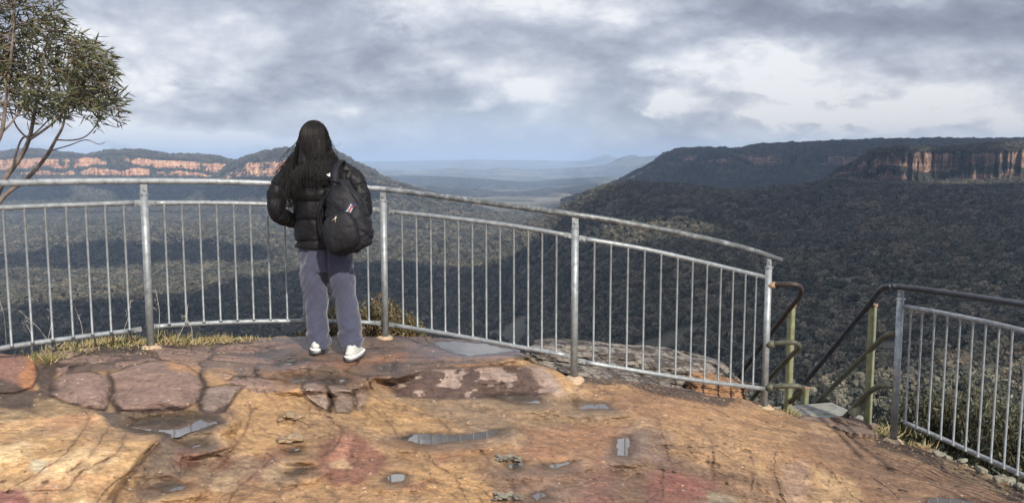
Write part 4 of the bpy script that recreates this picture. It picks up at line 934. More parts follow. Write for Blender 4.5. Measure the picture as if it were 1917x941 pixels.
MB().tube(pipe([A(1684, 627, 5.76), A(1668, 624, 5.78), A(1655, 630, 5.83), A(1632, 652, 5.97), A(1570, 713, 6.4), A(1515, 768, 6.85), A(1450, 830, 7.5)], .02), 0.020, 12).build('middle_rail', M_olive, hr)
MB().tube(pipe([A(1678, 726, 5.76), A(1662, 721, 5.78), A(1645, 723, 5.83), A(1622, 738, 5.95), A(1590, 772, 6.1), A(1560, 800, 6.3)], .02), 0.020, 12).build('lower_rail', M_olive, hr)
sqpost(1634, 574, 815, 6.0, hr)
br = A(1608, 764, 6.02); MB().box(br, (0.16, 0.05, 0.05), Matrix.Rotation(R(-42), 3, 'Y'), 0.004).build('anchor_bracket', M_olive, hr, smooth=False)
# landing and the steps that go down from it
la = empty('staircase', tuple(A(1540, 775, 6.3))); tag(la, 'weathered grey landing board and steps going down between the two handrails', 'stairs')
bz_ = A(1540, 775, 6.35).z
d_dir = Vector((-0.25, 1.0, 0)).normalized(); sd = Vector((1.0, 0.25, 0)).normalized(); c0 = A(1541, 776, 6.3)
rot = Matrix((sd, d_dir, Vector((0, 0, 1)))).transposed()
for k in range(3): MB().box(c0 + d_dir * (0.07 * k * 2 - 0.05) + Vector((0, 0, -0.02)), (0.56, 0.13, 0.035), rot, 0.004).build('landing_board', M_wood, la, smooth=False)
for k in range(7): MB().box(c0 + d_dir * (0.62 + 0.26 * k) + Vector((0, 0, -0.24 - 0.22 * k)), (0.62, 0.25, 0.04), rot, 0.004).build('tread', M_wood, la, smooth=False)
for s_ in (-1, 1):
    a_ = c0 + sd * 0.33 * s_ + d_dir * 0.1; e_ = a_ + d_dir * 2.2 + Vector((0, 0, -1.9))
    mid_ = (a_ + e_) / 2 + Vector((0, 0, -0.12)); dv = (e_ - a_); ln = dv.length; dv.normalize(); nn = sd.cross(dv)
    MB().box(mid_, (0.04, ln, 0.2), Matrix((sd, dv, nn)).transposed(), 0.003).build('stringer', M_wood, la, smooth=False)

# ================================================================== STONES
def rock_mat(name, cols, scale=14, bump=0.9, lay=0.0, bd=0.02):
    m, t, b = material(name); pos = t.node('ShaderNodeNewGeometry').outputs['Position']
    n = t.noise(pos, scale, 7, 0.68, 0.4); n2 = t.noise(t.scale(pos, (3, 3, 34)), 1.0, 6, 0.7, 0.4); n3 = t.noise(pos, scale * 6, 4, 0.7)
    f = t.math('ADD', t.math('MULTIPLY', n, 1 - lay), t.math('MULTIPLY', n2, lay))
    c = t.ramp(f, [(0.30 + 0.40 * i / (len(cols) - 1), q) for i, q in enumerate(cols)])
    c = t.mix(1.0, c, t.ramp(n3, [(0.3, (0.7, 0.7, 0.7)), (0.7, (1.25, 1.25, 1.25))]), 'MULTIPLY')
    t.l.new(c, b.inputs['Base Color']); b.inputs['Roughness'].default_value = 0.85
    t.l.new(t.bump(t.math('ADD', f, t.math('MULTIPLY', n3, 0.3)), bump, bd), b.inputs['Normal']); return m
M_boulder = rock_mat('lichen_boulder', [(0.02, 0.014, 0.011), (0.15, 0.125, 0.10), (0.035, 0.024, 0.018), (0.27, 0.235, 0.19), (0.05, 0.033, 0.025), (0.30, 0.16, 0.08)], 9, 1.0, 0.55, 0.04)
M_slab = rock_mat('slate_slab', [(0.07, 0.048, 0.036), (0.17, 0.115, 0.085), (0.24, 0.165, 0.125)], 12, 0.8, 0.4)
M_lich = rock_mat('lichened_stone', [(0.06, 0.048, 0.035), (0.17, 0.145, 0.11), (0.24, 0.235, 0.18), (0.09, 0.065, 0.045)], 18, 0.9)
M_chip = rock_mat('loose_stone', [(0.12, 0.075, 0.045), (0.32, 0.22, 0.13), (0.48, 0.36, 0.22)], 40, 0.8)
def stone(name, c, size, mat, seed=0, rotz=0.0, tilt=(0, 0), box=0.6, rough=0.18, sub=4, strata=0.0, parent=None, seedp=0):
    bm = bmesh.new(); bmesh.ops.create_icosphere(bm, subdivisions=sub, radius=1.0)
    v = np.array([q.co[:] for q in bm.verts]); f = [[x.index for x in q.verts] for q in bm.faces]; bm.free()
    p = 2 + box * 6; nrm = (np.abs(v) ** p).sum(1) ** (1 / p); v = v / nrm[:, None]
    n_ = fbm3(v * 1.4 + seed * 7.7, 5, seed); n2_ = fbm3(v * 5 + seed * 3.1, 4, seed + 9)
    v = v * (1 + rough * 1.6 * n_ + rough * 0.5 * n2_)[:, None]
    if strata:
        lay_ = v[:, 2] * 5 + n_ * 2; s_ = (lay_ - np.floor(lay_)); v[:, :2] *= (1 - strata * sstep(0.75, 1, s_) * 0.5 + strata * 0.25 * (hsh(np.floor(lay_).astype(np.int64), np.zeros(len(v), np.int64) + seed) - .5))[:, None]
    v = v * np.array(size) / 2
    M_ = Matrix.Rotation(rotz, 3, 'Z') @ Matrix.Rotation(tilt[0], 3, 'X') @ Matrix.Rotation(tilt[1], 3, 'Y')
    v = v @ np.array(M_).T
    o = mesh_obj(name, v, f, mat, parent); o.location = c
    return o
tag(stone('boulder', A(1180, 708, 6.75), (1.75, 0.9, 0.47), M_boulder, 3, 0.10, (0.0, 0.13), 0.25, 0.22, 6, 0.35), 'large dark layered boulder with grey lichen behind the railing\'s third span', 'boulder')
tag(stone('rock', A(1335, 724, 6.4), (0.46, 0.36, 0.19), rock_mat('orange_rock', [(0.03, 0.02, 0.015), (0.10, 0.06, 0.04), (0.34, 0.18, 0.085), (0.05, 0.032, 0.025), (0.44, 0.25, 0.12)], 9, 0.9, 0.3, 0.03), 5, 0.2, (0, 0.2), 0.4, 0.2, 5, 0.2), 'orange and black rock low behind the railing, at the boulder\'s right end', 'rock')
tag(stone('rock', A(1150, 716, 5.98), (0.9, 0.35, 0.14), M_boulder, 8, 0.05, (0, 0.18), 0.4, 0.25, 5, 0.4), 'flat dark broken rock under the railing in front of the big boulder', 'rock')
tag(stone('rock', A(1265, 745, 5.85), (0.6, 0.34, 0.12), M_slab, 9, 0.3, (0, 0.22), 0.4, 0.3, 5, 0.4), 'reddish flat rock by the foot of the railing\'s third span', 'rock')
for k, (px, py, Y, sz, lb) in enumerate([(1560, 800, 5.98, (0.44, 0.30, 0.07), 'broad brown stone slab just in front of the stair landing'), (1600, 812, 5.8, (0.30, 0.2, 0.08), 'thick cracked slab end nearest the foot of the short railing'), (1598, 793, 6.05, (0.26, 0.26, 0.06), 'small brown slab against the right handrail\'s post'), (1520, 790, 6.1, (0.26, 0.26, 0.05), 'thin grey slab at the landing\'s left corner')]):
    tag(stone('stone_slab', A(px, py, Y), sz, M_slab, 20 + k, 0.2 + 0.2 * k, (0.03, 0.14), 0.95, 0.08, 5, 0.35), lb, 'stone slab', 'slabs in front of the landing')
rg = random.Random(4)
for k in range(34):
    q = k / 33; px = 1722 + 190 * q + rg.uniform(-8, 8); e_ = float(EDGE(px)); py = e_ + rg.uniform(-8, 9) + 2
    Y = float(sinterp(plan2)(px)) + rg.uniform(0.0, 0.22); s_ = rg.uniform(0.018, 0.055) * (1.9 if k in (2, 6, 9) else 1)
    tag(stone('stone', A(px, py, Y), (s_ * 1.5, s_, s_ * 0.6), M_lich, 50 + k, rg.uniform(0, 3), (rg.uniform(-.3, .3), rg.uniform(-.3, .3)), 0.7, 0.2, 3), 'small pale lichened stone in the row of rubble under the short railing', 'stone', 'rubble under the short railing')
# little stacks of broken stone flakes standing in the hollows
def chips(px, py, spread, n, lb, dark=False):
    g0 = ground(px, py); r_ = random.Random(px)
    for k in range(n):
        c = g0 + Vector((r_.uniform(-1, 1) * spread, r_.uniform(-1, 1) * spread * .6, 0.006 + 0.008 * (k % 4)))
        s_ = r_.uniform(0.03, 0.055) if n < 12 else r_.uniform(0.014, 0.03)
        tag(stone('stone_flake', c, (s_ * 1.7, s_, s_ * .28), M_chip if not dark else M_lich, 90 + k + px, r_.uniform(0, 3), (r_.uniform(-.25, .25), r_.uniform(-.25, .25)), 0.9, 0.12, 3), lb, 'stone', lb.split(' in ')[0] + 's')
chips(540, 784, 0.045, 9, 'pale broken stone flake in the upper of two piles left of the red stain')
chips(545, 828, 0.045, 8, 'pale broken stone flake in the lower of two piles left of the red stain')
chips(948, 862, 0.06, 16, 'small grey flake in the hollow beside the long crack', True)
chips(948, 934, 0.06, 14, 'small grey flake in the hollow at the bottom edge of the photo', True)
g0 = ground(878, 794); tag(stone('pebble', g0 + Vector((0, 0, .008)), (0.035, 0.03, 0.02), M_chip, 7, 0, (0, 0), .3, .1, 3), 'single pale round pebble above the long puddle', 'pebble')
M_twig = plain('twig', (0.05, 0.035, 0.025), 0.8, 0, 0.3, 50)
g0 = ground(1690, 920); tag(MB().tube([g0 + Vector((-.022, .014, .008)), g0 + Vector((0, 0, .012)), g0 + Vector((.026, -.012, .008))], 0.004, 6).build('twig', M_twig), 'short dark twig lying on the bare brown rock at lower right', 'twig')
g0 = ground(247, 785); tag(MB().tube([g0 + Vector((-.03, .02, .012)), g0 + Vector((0, 0, .014)), g0 + Vector((.04, -.02, .012))], 0.0025, 6).build('twig', M_twig), 'thin twig by the muddy end of the largest puddle', 'twig')

# ================================================================== PLANTS
def leafmat(name, cols, rough=0.5):
    m, t, b = material(name); f = t.node('ShaderNodeNewGeometry').outputs['Random Per Island']
    t.l.new(t.ramp(f, [(i / (len(cols) - 1), q) for i, q in enumerate(cols)]), b.inputs['Base Color']); b.inputs['Roughness'].default_value = rough
    b.inputs['Transmission Weight'].default_value = 0.0
    try: b.inputs['Subsurface Weight'].default_value = 0.0
    except Exception: pass
    return m
M_gum = leafmat('gum_leaves', [(0.025, 0.034, 0.014), (0.045, 0.052, 0.020), (0.060, 0.062, 0.026), (0.10, 0.095, 0.035), (0.085, 0.055, 0.032)])
M_bark = plain('smooth_bark', (0.155, 0.120, 0.095), 0.8, 0, 0.5, 12, 0.4, 0.004)
M_tw = plain('bush_twig', (0.16, 0.11, 0.08), 0.8, 0, 0.4, 20)
M_bushA = leafmat('bush_leaves', [(0.045, 0.055, 0.02), (0.10, 0.085, 0.03), (0.17, 0.10, 0.035), (0.13, 0.12, 0.045)])
M_bushB = leafmat('hedge_leaves', [(0.022, 0.030, 0.013), (0.042, 0.050, 0.022), (0.07, 0.072, 0.032), (0.11, 0.10, 0.05)])
M_straw = leafmat('grass_blades', [(0.32, 0.25, 0.11), (0.20, 0.17, 0.07), (0.08, 0.10, 0.03), (0.40, 0.32, 0.16), (0.24, 0.13, 0.06)], 0.7)
def leaf(V, Fc, p, d, nrm, L, wd, curve):
    """a narrow folded leaf with thickness of fold: 8 verts"""
    d = d / (np.linalg.norm(d) + 1e-9); s = np.cross(d, nrm); s /= (np.linalg.norm(s) + 1e-9); n_ = np.cross(s, d); b0 = len(V)
    for (q, w_) in ((0, .15), (.3, 1), (.65, .8), (1, .05)):
        c = p + d * L * q + n_ * curve * L * q * q; V.append(c - s * wd * w_ * .5); V.append(c + s * wd * w_ * .5)
    for k in range(3): Fc.append((b0 + 2 * k, b0 + 2 * k + 1, b0 + 2 * k + 3, b0 + 2 * k + 2))
# --- the gum tree at the left
rng = np.random.default_rng(21)
tb = A(-75, 700, 6.35); tree = empty('gum_tree', tuple(tb)); tag(tree, 'leaning gum tree with narrow leaves rising behind the railing at the left edge', 'tree')
TY = 6.5
def limb(pts, r0, r1, n=8):
    c = catmull([tuple(A(px, py, Y)) for px, py, Y in pts], n); r0 *= .8; rad = np.linspace(r0, r1, len(c)); return c, rad
limbs = [limb([(-75, 700, 6.35), (-60, 560, 6.4), (-35, 440, 6.45), (4, 345, 6.5), (36, 298, 6.5), (54, 262, 6.5), (62, 225, 6.48), (70, 180, 6.45), (80, 120, 6.4), (92, 60, 6.4)], .034, .006),
         limb([(54, 262, 6.5), (80, 245, 6.42), (108, 222, 6.35), (125, 195, 6.3), (140, 150, 6.25), (150, 100, 6.2)], .014, .004),
         limb([(-75, 700, 6.35), (-50, 520, 6.6), (-5, 385, 6.75), (50, 335, 6.75), (85, 295, 6.7), (104, 262, 6.65), (118, 235, 6.6), (128, 190, 6.6), (165, 120, 6.6)], .030, .004),
         limb([(104, 262, 6.65), (140, 262, 6.6), (165, 252, 6.58), (185, 225, 6.55), (200, 185, 6.5)], .008, .003),
         limb([(95, 282, 6.68), (130, 272, 6.6), (160, 262, 6.6), (185, 270, 6.58), (197, 266, 6.56)], .007, .002),
         limb([(-60, 560, 6.4), (-40, 380, 6.2), (-20, 300, 6.15), (2, 250, 6.1), (10, 200, 6.1), (18, 130, 6.1), (25, 60, 6.1), (30, -30, 6.1)], .026, .006),
         limb([(2, 250, 6.1), (25, 225, 6.15), (45, 190, 6.2), (50, 140, 6.2), (60, 60, 6.2)], .010, .004),
         limb([(20, 322, 6.5), (40, 262, 6.6), (65, 250, 6.7), (110, 205, 6.8), (150, 170, 6.85)], .011, .003),
         limb([(-40, 380, 6.2), (-80, 250, 6.3), (-110, 120, 6.3), (-120, 0, 6.3)], .018, .005), limb([(54, 262, 6.5), (30, 235, 6.6), (15, 190, 6.7), (0, 120, 6.7)], .010, .003)]
MB().tube(limbs[0][0], limbs[0][1], 10).build('trunk', M_bark, tree)
for c, rad in limbs[1:]: MB().tube(c, rad, 8).build('branch', M_bark, tree)
LP = np.concatenate([c[int(len(c) * .35):] for c, _ in limbs])
tips = []
def inside_crown(px, py):
    P_ = [(-260, -260), (40, -180), (70, -60), (108, 2), (112, 32), (150, 45), (172, 66), (188, 88), (212, 100), (218, 130), (210, 165), (222, 196), (212, 225), (190, 215), (170, 218), (140, 228), (105, 212), (60, 216), (0, 188), (-60, 200), (-180, 180), (-280, 60)]
    return inpoly(np.array([float(px)]), np.array([float(py)]), P_)[0]
while len(tips) < 680:
    px = rng.uniform(-150, 225); py = rng.uniform(-120, 262)
    if not inside_crown(px, py): continue
    dn = math.hypot((px - 95) / 110, (py - 130) / 75); 
    if px > -20 and rng.random() > (1.0 if dn < 1.0 else 0.55 if py < 215 else .6): continue
    if 108 < px < 0 : continue
    if px < 40 and 90 < py < 200 and rng.random() < 0.45: continue
    tips.append(np.array(A(px, py, rng.uniform(5.95, 6.95))))
mbt = MB(); LV, LF = [], []
wind = np.array([0.75, 0.1, -0.12])
for tp in tips:
    dd = np.linalg.norm(LP - tp, axis=1) + 0.5 * np.maximum(0, LP[:, 2] - tp[2] + 0.05); a_ = LP[np.argmin(dd)]
    mid = (a_ + tp) / 2 + rng.normal(0, .05, 3) + np.array([0.02, 0, -0.05])
    c = catmull([a_, mid, tp], 4); mbt.tube([tuple(q) for q in c], np.linspace(.0035, .0012, len(c)), 4, False)
    for k in range(rng.integers(11, 18)):
        p = c[-1 - int(rng.random() * 4)] + rng.normal(0, .022, 3); d = wind * rng.uniform(.3, 1.2) + rng.normal(0, .45, 3); d[2] -= 0.05
        leaf(LV, LF, p, d, rng.normal(0, 1, 3) + np.array([0, 0, .8]), rng.uniform(.055, .115), rng.uniform(.009, .015), rng.uniform(-.3, .1))
mbt.build('twigs', M_bark, tree); mesh_obj('crown', np.array(LV) - np.array(tree.location), LF, M_gum, tree)
# --- bushes beyond the railing
def bush(name, label, cat, base_, size, nst, nlf, mat, L, wd, seed, group=None, lean=(0, 0)):
    r_ = np.random.default_rng(seed); root = empty(name, tuple(base_)); tag(root, label, cat, group)
    mb = MB(); V, Fc = [], []; bx = np.array(base_)
    for k in range(nst):
        th = r_.uniform(0, 6.28); rr_ = math.sqrt(r_.random()); h = size[2] * (1 - 0.45 * rr_ ** 2) * r_.uniform(.72, 1.0)
        tip = bx + np.array([math.cos(th) * rr_ * size[0] / 2 + lean[0], math.sin(th) * rr_ * size[1] / 2 + lean[1], h])
        mid = bx * .55 + tip * .45 + r_.normal(0, .03, 3) - np.array([0, 0, .04]); c = catmull([bx + r_.normal(0, .02, 3) * np.array([1, 1, 0]), mid, tip], 5)
        mb.tube([tuple(q) for q in c], np.linspace(.006, .0015, len(c)), 4, False)
        for j in range(nlf):
            q = r_.random() ** 0.6; i = min(int(q * (len(c) - 1)), len(c) - 2); p = c[i] + (c[i + 1] - c[i]) * r_.random() + r_.normal(0, size[0] * .03 + .012, 3)
            leaf(V, Fc, p, r_.normal(0, .6, 3) + np.array([0, 0, .8]), r_.normal(0, 1, 3), L * r_.uniform(.6, 1.3), wd, r_.uniform(-.2, .2))
    mb.build('stems', M_tw, root); mesh_obj('foliage', np.array(V) - bx, Fc, mat, root)
    return root
gb = 'bushes behind the middle of the long railing'
for k, (px, pyb, Y, sx_, hz_, lb) in enumerate([(575, 655, 6.35, .34, .13, 'low reddish bush just behind the railing, beside the person\'s left foot'), (640, 650, 6.5, .34, .36, 'reddish brown bush seen between the person\'s legs'), (712, 655, 6.5, .44, .45, 'tallest of the reddish brown bushes, right behind the second post'), (762, 650, 6.6, .34, .27, 'small round reddish bush right of the second post')]):
    b_ = A(px, pyb, Y); bush('bush', lb, 'bush', b_, (sx_, .35, hz_ * 1.05), 95, 40, M_bushA, .026, .011, 100 + k, gb)
hb = 'dark bushes beyond the short railing'
hl_ = ['nearest the stairs, half behind the short railing\'s post', 'second from the stairs beyond the short railing', 'tallest, behind the middle balusters of the short railing', 'second from the right edge beyond the short railing', 'at the right edge of the photo beyond the short railing', 'just outside the frame beyond the short railing']
for k, (px, pyt, Y, sx_) in enumerate([(1700, 740, 7.4, .75), (1755, 722, 7.2, .8), (1810, 712, 7.0, .85), (1868, 725, 6.6, .8), (1925, 745, 6.2, .9), (2010, 760, 5.7, .9)]):
    tpz = A(px, pyt, Y); b_ = Vector((tpz.x, tpz.y, tpz.z - 1.25)); bush('bush', 'dark green bush ' + hl_[k], 'bush', b_, (sx_ * 1.1, .8, 1.32), 190, 60, M_bushB, .052, .014, 120 + k, hb)
for k, (px, pyt, Y, lb) in enumerate([(1655, 790, 6.9, 'small green shrub between the right handrail post and the short railing'), (1468, 768, 6.75, 'scrubby green shrub under the left handrail of the stairs')]):
    tpz = A(px, pyt, Y); bush('shrub', lb, 'shrub', Vector((tpz.x, tpz.y, tpz.z - .45)), (.4, .4, .45), 60, 24, M_bushB, .035, .009, 140 + k)
# --- grass tufts
def tuft(px, py, Y, w_, h, n, label, seed, group, lean=0.0):
    r_ = np.random.default_rng(seed); b_ = A(px, py, Y); V, Fc = [], []
    for k in range(n):
        p = np.array([r_.normal(0, w_ / 2.4), r_.normal(0, w_ / 5), -0.02]); d = np.array([r_.normal(lean, .65), r_.normal(-.1, .5), .9])
        leaf(V, Fc, p, d, r_.normal(0, 1, 3) * .3 + np.array([0, -1, .2]), h * .78 * r_.uniform(.35, 1.2), .0055, r_.uniform(-.9, .9))
    o = mesh_obj('grass_tuft', V, Fc, M_straw); o.location = b_; tag(o, label, 'grass', group)
gg = 'grass tufts along the foot of the long railing'
for k, (px, py, Y, w_, h, n, lb) in enumerate([(85, 672, 5.02, .15, .10, 260, 'green and yellow grass tuft beside the pinkish boulder at the left edge'), (175, 645, 5.40, .28, .08, 300, 'dry grass tuft under the railing, left of the first post'), (215, 640, 5.48, .22, .09, 260, 'thick straw coloured tuft just left of the first post'), (250, 640, 5.55, .12, .08, 140, 'green tuft touching the first post'),
        (312, 640, 5.64, .16, .12, 320, 'tallest straw tuft right of the first post'), (355, 640, 5.72, .22, .08, 240, 'flattened dry tuft between the first and second balusters right of the post'), (405, 636, 5.82, .18, .085, 260, 'greenish tuft in the middle of the second span'), (450, 634, 5.92, .20, .06, 180, 'low rusty dry tuft at the right end of the grass strip'), (130, 652, 5.2, .2, .05, 120, 'sparse short grass on the dirt left of the railing\'s first post')]):
    tuft(px, py, Y, w_, h, n, lb, 200 + k, gg)
tuft(1655, 812, 5.95, .16, .13, 120, 'dry pale grass tuft beside the foot of the short railing\'s post', 230, 'dry tufts by the stairs'); tuft(1712, 838, 5.7, .13, .10, 200, 'bushy dead grass tuft right of the short railing\'s post', 231, 'dry tufts by the stairs', .1); tuft(1477, 778, 6.2, .10, .12, 120, 'dead brown grass tuft at the foot of the left handrail', 232, 'dry tufts by the stairs')
M_stalk = plain('dry_stalk', (0.36, 0.33, 0.28), 0.8, 0, 0.2, 20)
for k, (px, py, tx, ty) in enumerate([(100, 655, 35, 580), (12, 650, -8, 540), (155, 652, 140, 575), (222, 640, 245, 560), (330, 640, 352, 570), (295, 640, 291, 540), (60, 655, 45, 600), (360, 640, 345, 590), (85, 655, 96, 560)]):
    a_ = A(px, py, 5.35); e_ = A(tx, ty, 5.45); m_ = (a_ + e_) / 2 + Vector((.02, 0, .01))
    mb = MB().tube(pipe([a_, m_, e_], .001, 5), 0.0014, 4); 
    for j in range(5): q = a_.lerp(e_, .6 + .08 * j); mb.tube([q, q + Vector((rg.uniform(-.03, .03), 0, .02))], 0.0012, 4)
    tag(mb.build('grass_stalk', M_stalk), 'tall thin dry grass stalk standing behind the railing\'s left spans', 'grass stalk', 'dry stalks behind the railing')

# dead leaves and bark scraps caught on the dirt
M_litter = leafmat('dead_leaves', [(0.10, 0.06, 0.035), (0.22, 0.13, 0.07), (0.32, 0.22, 0.12), (0.05, 0.035, 0.025)], 0.8)
rl_ = np.random.default_rng(77); V, Fc = [], []
for k in range(900):
    z_ = k % 3
    if z_ == 0: px, py = rl_.uniform(70, 500), 0; py = float(EDGE(px)) + rl_.uniform(2, 26)
    elif z_ == 1: px = rl_.uniform(1080, 1480); py = float(EDGE(px)) + abs(rl_.normal(0, 12)) + 2
    else: px = rl_.uniform(1640, 1917); py = float(EDGE(px)) + abs(rl_.normal(0, 14)) + 2
    g = ground(px, py); leaf(V, Fc, np.array(g) + [0, 0, .006], np.array([rl_.normal(), rl_.normal(), rl_.normal(0, .15)]), np.array([rl_.normal(0, .3), rl_.normal(0, .3), 1.0]), rl_.uniform(.012, .035), rl_.uniform(.005, .011), rl_.uniform(-.4, .4))
tag(mesh_obj('leaf_litter', V, Fc, M_litter), 'brown dead leaves and bark scraps on the dirt along the foot of the railings', 'leaf litter', kind='stuff')
# ================================================================== THE PERSON
PY0 = 5.55; S = PY0 / F
def Q(px, py, dy=0.0):
    a, y, z = ray(px, py); return np.array([float(a / y * PY0), PY0 + dy, float(z / y * PY0)])
def fabric(name, color, rough, scale=60, sheen=0.0, spec=0.4, bump=0.3, bd=0.002, var=0.15, fs=0):
    m, t, b = material(name); pos = t.node('ShaderNodeNewGeometry').outputs['Position']
    n = t.noise(pos, scale, 5, 0.65); n2 = t.noise(pos, 9, 4, 0.6)
    f = t.math('ADD', t.math('MULTIPLY', n, 0.5), t.math('MULTIPLY', n2, 0.5))
    t.l.new(t.ramp(f, [(0.32, tuple(c * (1 - var) for c in color)), (0.68, tuple(c * (1 + var) for c in color))]), b.inputs['Base Color'])
    b.inputs['Roughness'].default_value = rough; b.inputs['Specular IOR Level'].default_value = spec
    b.inputs['Sheen Weight'].default_value = sheen
    t.l.new(t.bump(n, bump, bd), b.inputs['Normal']); return m
M_nylon = fabric('quilted_nylon', (0.007, 0.0068, 0.0075), 0.55, 40, 0.0, 0.22, 0.25, 0.003)
M_track = fabric('fleece_trousers', (0.050, 0.054, 0.086), 0.9, 160, 0.3, 0.2, 0.4, 0.002, 0.14)
M_hair = plain('black_hair', (0.005, 0.0038, 0.0036), 0.55, 0, 0.5, 60, spec=0.28)
M_skin = plain('skin', (0.50, 0.31, 0.22), 0.55, 0, 0.06, 20)
M_shoe = plain('shoe_fabric', (0.46, 0.46, 0.42), 0.7, 0, 0.2, 60, 0.3, 0.002); M_sole = plain('shoe_sole', (0.72, 0.72, 0.68), 0.55, 0, 0.1, 20); M_heel = plain('shoe_outsole', (0.05, 0.05, 0.055), 0.7)
M_pack = fabric('pack_cloth', (0.0085, 0.0085, 0.011), 0.62, 120, 0.0, 0.25, 0.4, 0.002); M_web = fabric('pack_webbing', (0.006, 0.006, 0.007), 0.6, 200, 0.0, 0.2)
fl = ground(593, 668); fr_ = ground(658, 674)
person = empty('person', ((fl.x + fr_.x) / 2, PY0, min(fl.z, fr_.z))); tag(person, 'person with long dark hair, black quilted jacket and grey-violet trousers standing at the railing', 'person')
pl = np.array(person.location)
def loft(rings, seg=40, pw=2.0):
    """rings: (centre, rx, ry) horizontal sections"""
    V = []
    for c, rx, ry in rings:
        for k in range(seg):
            a_ = 2 * math.pi * k / seg; cx, sx = math.cos(a_), math.sin(a_)
            V.append(c + np.array([math.copysign(abs(cx) ** (2 / pw), cx) * rx, math.copysign(abs(sx) ** (2 / pw), sx) * ry, 0]))
    n = len(rings); Fc = [tuple(q) for q in grid_faces(n, seg, True)] + [tuple(range(seg))[::-1], tuple((n - 1) * seg + k for k in range(seg))]
    return V, Fc
def rings_from(tab, n=60):
    t_ = np.array(tab, float); c = catmull([tuple(r) for r in tab], max(2, n // len(tab)))
    return [(Q(r[1], r[0], r[4] if len(r) > 4 else 0), r[2] * S, r[3] * S) for r in c]
def remesh(parts, voxel, smooth_it=4, sub=0):
    """one continuous surface out of overlapping volumes"""
    V = []; Fc = []; n = 0
    for v_, f_ in parts:
        V += [tuple(map(float, q)) for q in v_]; Fc += [tuple(int(i) + n for i in q) for q in f_]; n += len(v_)
    me = bpy.data.meshes.new('tmp'); me.from_pydata(V, [], Fc); me.update(); o = bpy.data.objects.new('tmp', me); col.objects.link(o)
    bm = bmesh.new(); bm.from_mesh(me); bmesh.ops.recalc_face_normals(bm, faces=bm.faces); bm.to_mesh(me); bm.free()
    r_ = o.modifiers.new('r', 'REMESH'); r_.mode = 'VOXEL'; r_.voxel_size = voxel; r_.use_smooth_shade = True
    s_ = o.modifiers.new('s', 'SMOOTH'); s_.iterations = smooth_it; s_.factor = 0.5
    dg = bpy.context.evaluated_depsgraph_get(); ev = o.evaluated_get(dg); m2 = bpy.data.meshes.new_from_object(ev)
    v2 = np.empty(len(m2.vertices) * 3, np.float32); m2.vertices.foreach_get('co', v2); v2 = v2.reshape(-1, 3).astype(float)
    nn = np.empty(len(m2.vertices) * 3, np.float32); m2.vertices.foreach_get('normal', nn); nn = nn.reshape(-1, 3).astype(float)
    f2 = [tuple(p.vertices) for p in m2.polygons]
    bpy.data.objects.remove(o); bpy.data.meshes.remove(me); bpy.data.meshes.remove(m2)
    return v2, f2, nn
def tubep(pts, rad, seg=24):
    mb = MB(); c = catmull([tuple(p) + (r,) for p, r in zip(pts, rad)], 7); mb.tube(c[:, :3], c[:, 3], seg); return mb.v[0], mb.f
def ball(c, rx, ry, rz, n=14):
    V = []; 
    for i in range(n + 1):
        th = math.pi * i / n
        for k in range(20): a_ = 2 * math.pi * k / 20; V.append(np.array(c) + np.array([math.sin(th) * math.cos(a_) * rx, math.sin(th) * math.sin(a_) * ry, math.cos(th) * rz]))
    return V, [tuple(q) for q in grid_faces(n + 1, 20, True)]
# body: one continuous figure (mostly under the clothes)
HC = Q(589, 264, 0.0)
bp = [loft(rings_from([(312, 594, 18, 18, 0), (322, 596, 46, 24, 0), (350, 599, 46, 27, 0), (400, 600, 38, 26, 0), (440, 603, 38, 25, 0), (480, 609, 40, 27, 0), (500, 611, 36, 22, 0)])),
      tubep([Q(592, 320), Q(590, 300), Q(589, 280, .01)], [.055, .05, .05]), ball(HC, .072, .092, .108), ball(HC + np.array([0, .035, -.07]), .050, .055, .050),
      ball(HC + np.array([0, .098, -.022]), .013, .022, .018), ball(HC + np.array([0, .086, -.058]), .024, .014, .009), ball(HC + np.array([-.072, 0.0, -.02]), .010, .018, .028), ball(HC + np.array([.072, 0.0, -.02]), .010, .018, .028)]
aL = [Q(552, 326), Q(528, 360, -.02), Q(517, 396, -.03), Q(537, 410, .06), Q(560, 420, .13)]; aR = [Q(646, 326), Q(670, 356, -.02), Q(680, 394, -.02), Q(664, 412, .08), Q(642, 422, .14)]
for a_, sg in ((aL, 1), (aR, -1)):
    bp.append(tubep(a_, [.055, .048, .040, .034, .026])); w_ = a_[-1]; dr = np.array([.35 * sg, .75, -.25]); dr /= np.linalg.norm(dr); sd_ = np.cross(dr, [0, 0, 1]); sd_ /= np.linalg.norm(sd_)
    bp.append(tubep([w_, w_ + dr * .045, w_ + dr * .085], [.026, .033, .030]))
    for k, L_ in enumerate((.068, .078, .074, .058)):
        o_ = sd_ * (-.027 + .018 * k); p0 = w_ + dr * .075 + o_; bp.append(tubep([p0, p0 + dr * L_ * .5 - np.array([0, 0, .008]), p0 + dr * L_ * .85 - np.array([0, 0, .03])], [.009, .0085, .007], 10))
    p0 = w_ + dr * .02 - sd_ * .02; bp.append(tubep([p0, p0 + dr * .03 - sd_ * .03, p0 + dr * .06 - sd_ * .03 - np.array([0, 0, .012])], [.011, .010, .008], 10))
for xs in ([586, 590, 595, 593], [636, 646, 654, 658]): bp.append(tubep([Q(xs[0], 490), Q(xs[1], 560), Q(xs[2], 620), Q(xs[3], 655)], [.070, .055, .045, .034])); bp.append(tubep([Q(xs[3], 657, -.02), Q(xs[3], 661, .05), Q(xs[3], 665, .16)], [.034, .032, .022]))
v_, f_, nn = remesh(bp, .006, 3)
body_o = mesh_obj('body', v_ - pl, f_, M_skin, person)
